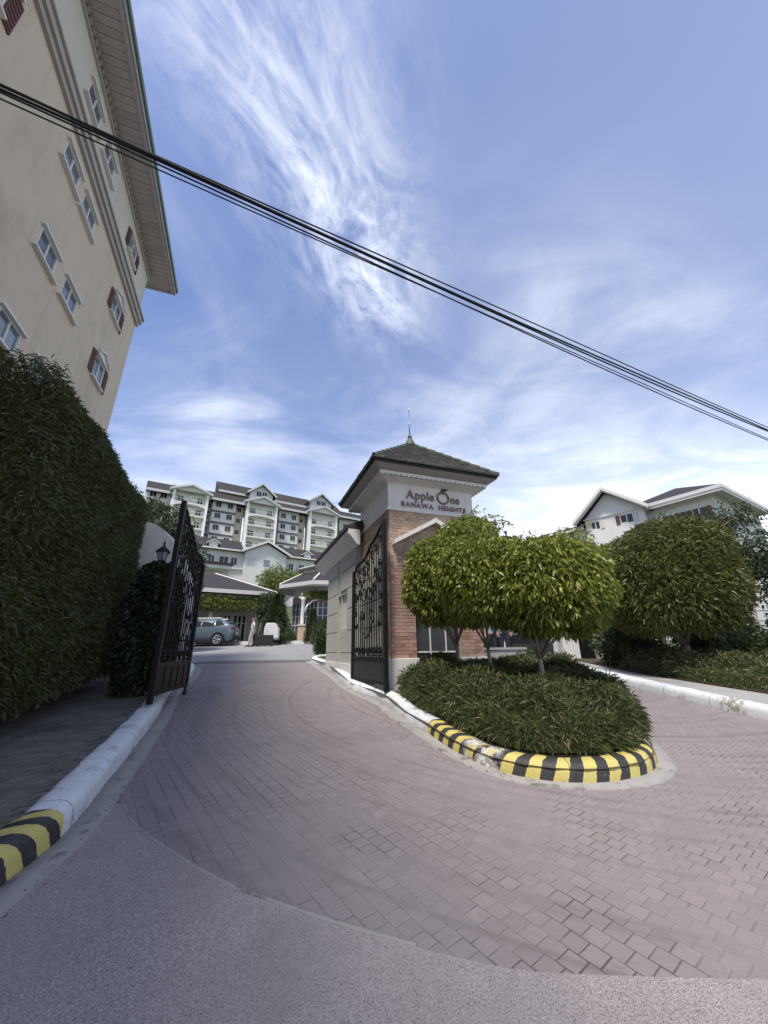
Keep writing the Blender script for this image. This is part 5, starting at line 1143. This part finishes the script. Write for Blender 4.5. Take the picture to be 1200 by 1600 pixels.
# ================================================================== CAR
def wheel(par, x, y, r, side):
    w = MB().lathe([(r * .62, -.11), (r * .9, -.11), (r, -.07), (r, .07), (r * .9, .11), (r * .62, .11)], 20); w.v = [(a + x, c * side + y, b + r) for a, b, c in w.v]
    tyre = w.build('wheel', 'blackrub', par, loc=(x, y, r)); tyre.location = (x, y, r)
    m_ = MB()
    for k in range(5):
        a = k * 2 * math.pi / 5
        for da in (-.16, .16): m_.tube([(.05 * math.cos(a), -.122 * side, .05 * math.sin(a)), (r * .66 * math.cos(a + da), -.127 * side, r * .66 * math.sin(a + da))], .022, 4)
    pts = [(r * .66 * math.cos(k * math.pi / 8), -.127 * side, r * .66 * math.sin(k * math.pi / 8)) for k in range(17)]; m_.tube(pts, .022, 5); m_.tube([(0, -.05 * side, 0), (0, -.135 * side, 0)], .06, 8)
    o = m_.build('rim', 'rim', None); o.parent = tyre
def suv(lab, loc, rz):
    t = thing('parked_car', lab, 'car', loc, rz); WZ[t.name] = 0
    # stations: x, z_bottom, z_belt, z_top, half-width
    st = [(-2.3, .42, .75, .80, .72), (-2.2, .32, .92, .98, .84), (-1.9, .25, 1.0, 1.06, .9), (-1.25, .22, 1.06, 1.12, .92), (-.95, .22, 1.08, 1.2, .92), (-.35, .22, 1.1, 1.58, .92), (.1, .22, 1.11, 1.66, .92), (.9, .22, 1.13, 1.67, .92), (1.5, .23, 1.15, 1.62, .92), (1.85, .26, 1.17, 1.48, .9), (2.1, .34, 1.15, 1.22, .86), (2.25, .45, .95, 1.0, .78)]
    mb = MB(); n = 10
    for x, zb_, zt, zr, hw in st:
        hr = hw - .24 * min(1, (zr - zt) / .45); mb.v += [(x, -hw + .06, zb_), (x, -hw, zb_ + .25), (x, -hw - .01, (zb_ + zt) / 2 + .1), (x, -hw + .03, zt), (x, -hr, zr - .05), (x, hr, zr - .05), (x, hw - .03, zt), (x, hw + .01, (zb_ + zt) / 2 + .1), (x, hw, zb_ + .25), (x, hw - .06, zb_)]
        mb.v[-6] = (x, -hr + .08, zr) if False else mb.v[-6]
    for i in range(len(st) - 1):
        for j in range(n):
            if j == 4: continue
            mb.f.append((i * n + j, i * n + (j + 1) % n, (i + 1) * n + (j + 1) % n, (i + 1) * n + j)); mb.mi.append(0)
    # crowned roof strip
    base = len(mb.v)
    for x, zb_, zt, zr, hw in st: mb.v.append((x, 0, zr + .01))
    for i in range(len(st) - 1):
        mb.f += [(i * n + 4, base + i, base + i + 1, (i + 1) * n + 4), (base + i, i * n + 5, (i + 1) * n + 5, base + i + 1)]; mb.mi += [0, 0]
    mb.f += [(0, 1, 2, 3, 4, base, 5, 6, 7, 8, 9), tuple(reversed([(len(st) - 1) * n + q for q in range(5)] + [base + len(st) - 1] + [(len(st) - 1) * n + q for q in range(5, 10)]))]; mb.mi += [0, 0]
    b_ = mb.build('body', 'car', t, smooth=True)
    for s in (-1, 1):
        for q in ([(-.72, 1.14), (-.3, 1.5), (.22, 1.56), (.22, 1.15)], [(.28, 1.15), (.28, 1.57), (1.05, 1.57), (1.05, 1.16)], [(1.11, 1.17), (1.11, 1.56), (1.42, 1.53), (1.72, 1.24)]):
            w = MB(); f = lambda x, z: s * (.905 - .24 * (z - 1.1) / .5)
            w.add([(x, f(x, z) + s * .012, z) for x, z in q] + [(x, f(x, z) - s * .02, z) for x, z in q], [(0, 1, 2, 3), (0, 4, 5, 1), (1, 5, 6, 2), (2, 6, 7, 3), (3, 7, 4, 0)]); w.build('side_window', 'darkglass', t)
        MB().box(-1.7, 1.85, s * .905 - .03, s * .905 + .035, .24, .36).build('sill_cladding', 'blackrub', t)
        for x in (-1.42, 1.38):
            pts = [(x + .41 * math.cos(a), s * .925, .36 + .41 * math.sin(a)) for a in [math.pi * k / 12 for k in range(13)]]; MB().tube(pts, .045, 5).build('wheel_arch', 'blackrub', t)
            ds = MB().lathe([(.40, -.01), (.40, .01)], 20); ds.v = [(a + x, s * .918 + c, b + .36) for a, b, c in ds.v]; ds.build('wheel_well', 'blackrub', t)
            wheel(t, x, s * .86, .36, -s)
        MB().box(1.95, 2.24, s * .70 - .14, s * .70 + .16, .98, 1.12).build('tail_light', 'redlamp', t); MB().box(-2.27, -2.02, s * .66 - .16, s * .66 + .16, .72, .84).build('headlight', 'lampglass', t)
        MB().box(-.75, -.55, s * 1.0 - .08, s * 1.0 + .08, 1.08, 1.22).build('wing_mirror', 'car', t, bevel=.03)
    MB().add([(1.62, -.62, 1.585), (1.62, .62, 1.585), (2.0, .7, 1.36), (2.0, -.7, 1.36)], [(0, 1, 2, 3)]).build('rear_window', 'darkglass', t); MB().add([(-.93, -.7, 1.235), (-.93, .7, 1.235), (-.38, .62, 1.59), (-.38, -.62, 1.59)], [(0, 1, 2, 3)]).build('windscreen', 'darkglass', t)
    MB().box(2.18, 2.3, -.7, .7, .36, .58).build('bumper', 'blackrub', t); MB().box(2.1, 2.262, -.25, .25, .72, .84).build('number_plate', 'whitetrim', t)
    for s in (-1, 1): MB().tube([(-.2, s * .58, 1.68), (1.4, s * .58, 1.69)], .02, 5).build('roof_rail', 'steel', t)
    return t
suv('blue-grey compact SUV parked in front of the lobby doors', (-12.0, 26.2, 1.95), R(3))
t = thing('utility_cart', 'white luggage cart with boxy white load behind the suited traveller', 'cart', (-7.35, 26.0, gz(26)), R(5))
MB().box(-.5, .5, -.35, .35, 2.25, 2.35).build('deck', 'steel', t); MB().box(-.45, .45, -.3, .3, 2.351, 3.0).prism([(-.45, 3.001), (.35, 3.001), (.2, 3.3), (-.35, 3.3)], -.28, .28, 'y').build('load', 'cloth_white', t, bevel=.03)
for sx_ in (-.38, .38):
    for sy_ in (-.28, .28): MB().tube([(sx_, sy_ - .03, 2.03), (sx_, sy_ + .03, 2.03)], .1, 10).build('wheel', 'blackrub', t)
for i, (x, lab) in enumerate(((-8.05, 'black suitcase standing close beside the person in white'), (-7.5, 'wider black suitcase on the right, in front of the white cart'))):
    t = thing('suitcase', lab, 'suitcase', (x, 25.1, gz(25.1)), R(6), 'black suitcases in the courtyard'); z = gz(25.1); h = .62 if i else .7; w = .5 if i else .2
    MB().box(-w, w, -.14, .14, z + .06, z + .06 + h).build('shell', 'blackrub', t, bevel=.03)
    hd = MB(); hd.tube([(-.1, 0, z + h + .05), (-.1, 0, z + h + .4), (.1, 0, z + h + .4), (.1, 0, z + h + .05)], .014, 5); hd.build('handle', 'steel', t)
    for a in (-w + .06, w - .06): MB().tube([(a, -.1, z + .035), (a, .1, z + .035)], .035, 8).build('wheel', 'blackrub', t)

# ================================================================== PEOPLE
def skin_mesh(name, J, Ed, m, par, sub=2, root=0):
    me = bpy.data.meshes.new(name); me.from_pydata([j[0] for j in J], Ed, []); o = bpy.data.objects.new(name, me); COL.objects.link(o)
    sk = o.modifiers.new('skin', 'SKIN'); sk.use_smooth_shade = True
    for i, j in enumerate(J): v = me.skin_vertices[0].data[i]; v.radius = (j[1], j[2] if len(j) > 2 else j[1]); v.use_root = i == root
    s = o.modifiers.new('sub', 'SUBSURF'); s.levels = sub; s.render_levels = sub
    dg = bpy.context.evaluated_depsgraph_get(); nm = bpy.data.meshes.new_from_object(o.evaluated_get(dg)); bpy.data.objects.remove(o)
    nm.materials.clear(); nm.materials.append(MT[m]); nm.polygons.foreach_set('use_smooth', [True] * len(nm.polygons)); o = bpy.data.objects.new(name, nm); COL.objects.link(o); o.parent = par; return o
def person(lab, loc, rz, shirt, trousers, stride=.12, arm=.25, k=1.):
    t = thing('person', lab, 'person', loc, rz); q = stride
    J = [((0, 0, .95), .13, .10), ((0, 0, 1.15), .125, .095), ((0, 0, 1.38), .15, .10), ((0, 0, 1.48), .06), ((0, .0, 1.56), .055), ((0, -.02, 1.63), .085, .095), ((0, -.01, 1.71), .07, .085),
         ((.10, 0, .9), .09), ((.11, -q * .5, .5), .06), ((.11, q * .2, .10), .038), ((.12, q * .2 - .14, .03), .04, .03),
         ((-.10, 0, .9), .09), ((-.11, -q, .5), .06), ((-.11, -q * 1.4, .10), .038), ((-.12, -q * 1.4 - .14, .03), .04, .03),
         ((.19, 0, 1.40), .055), ((.25, .03, 1.14), .042), ((.27, -arm * .6, .92), .032), ((.27, -arm * .8, .84), .035, .02),
         ((-.19, 0, 1.40), .055), ((-.25, .03, 1.14), .042), ((-.27, -arm * .2, .90), .032), ((-.27, -arm * .3, .82), .035, .02)]
    Ed = [(0, 1), (1, 2), (2, 3), (3, 4), (4, 5), (5, 6), (0, 7), (7, 8), (8, 9), (9, 10), (0, 11), (11, 12), (12, 13), (13, 14), (2, 15), (15, 16), (16, 17), (17, 18), (2, 19), (19, 20), (20, 21), (21, 22)]
    skin_mesh('body', J, Ed, 'skin', t)
    up = lambda j, f, g=.015: (j[0], j[1] * f + g, (j[2] if len(j) > 2 else j[1]) * f + g)
    skin_mesh('shirt', [((0, 0, .84), .145, .115), up(J[1], 1.05), up(J[2], 1.05), up(J[15], 1.05), (tuple(Vector(J[15][0]).lerp(Vector(J[16][0]), .8)), .062), up(J[19], 1.05), (tuple(Vector(J[19][0]).lerp(Vector(J[20][0]), .8)), .062)], [(0, 1), (1, 2), (2, 3), (3, 4), (2, 5), (5, 6)], shirt, t)
    skin_mesh('trousers', [((0, 0, 1.08), .13, .10), up(J[7], 1.05), up(J[8], 1.1), ((J[9][0][0], J[9][0][1], .12), .06), up(J[11], 1.05), up(J[12], 1.1), ((J[13][0][0], J[13][0][1], .12), .06)], [(0, 1), (1, 2), (2, 3), (0, 4), (4, 5), (5, 6)], trousers, t)
    skin_mesh('hair', [((0, .035, 1.66), .085, .09), ((0, .02, 1.74), .075, .08)], [(0, 1)], 'hair', t)
    for i in (9, 13):
        a = J[i][0]; b = MB(); b.prism([(-.05, -.2), (.05, -.2), (.055, .05), (-.055, .05)], 0, .09, 'z'); b.v = [(x + a[0], y + a[1], z) for x, y, z in b.v]; o = b.build('shoe', 'blackrub', None, bevel=.02); o.parent = t
    # face: nose and ears
    f = MB(); f.prism([(-.014, 1.635), (.014, 1.635), (.0, 1.68)], -.135, -.10, 'y'); o = f.build('nose', 'skin', None); o.parent = t
    return t
person('person in white shirt and pale trousers standing with luggage near the lobby', (-8.28, 25.0, gz(25)), R(-60), 'cloth_white', 'cloth_beige', .1, .3)
person('guard in light blue shirt and dark trousers in the shade behind the island trees', (4.0, 15.3, gz(15.3)), R(20), 'cloth_blue', 'cloth_navy', .03, .15)
person('second guard in dark clothing standing right of the blue-shirted guard', (4.55, 15.5, gz(15.5)), R(-30), 'cloth_navy', 'cloth_navy', .02, .1)

# fallen leaves and grit along the kerbs
P = []; N_ = []
for _ in range(260):
    y = random.uniform(2.2, 14); side = random.random()
    if side >= .5: y = random.uniform(4.5, 14)
    if side < .5: x = np.interp(y, [2, 3.6, 5.6, 7.5, 9.7, 14], [-2.1, -2.3, -2.95, -3.7, -4.6, -6.2]) + abs(random.gauss(0, .10))
    else: x = np.interp(y, [4.4, 5, 6, 7, 9, 11, 14], [1.5, .8, .45, .15, -.5, -1.2, -2.2]) - abs(random.gauss(0, .10))
    P.append((x, y, gz(y) + .03)); N_.append((random.uniform(-1, 1), random.uniform(-1, 1), .2))
leaves('leaf_litter', np.array(P), np.array(N_), .028, .011, 'topiary', None, 1, 0, .2, label='dry leaves and grit scattered along both kerbs', cat='leaf litter', kind='stuff')
MB().lathe([(.011, .0), (.014, .006), (.009, .012)], 7).build('pebble', 'blackrub') if False else None
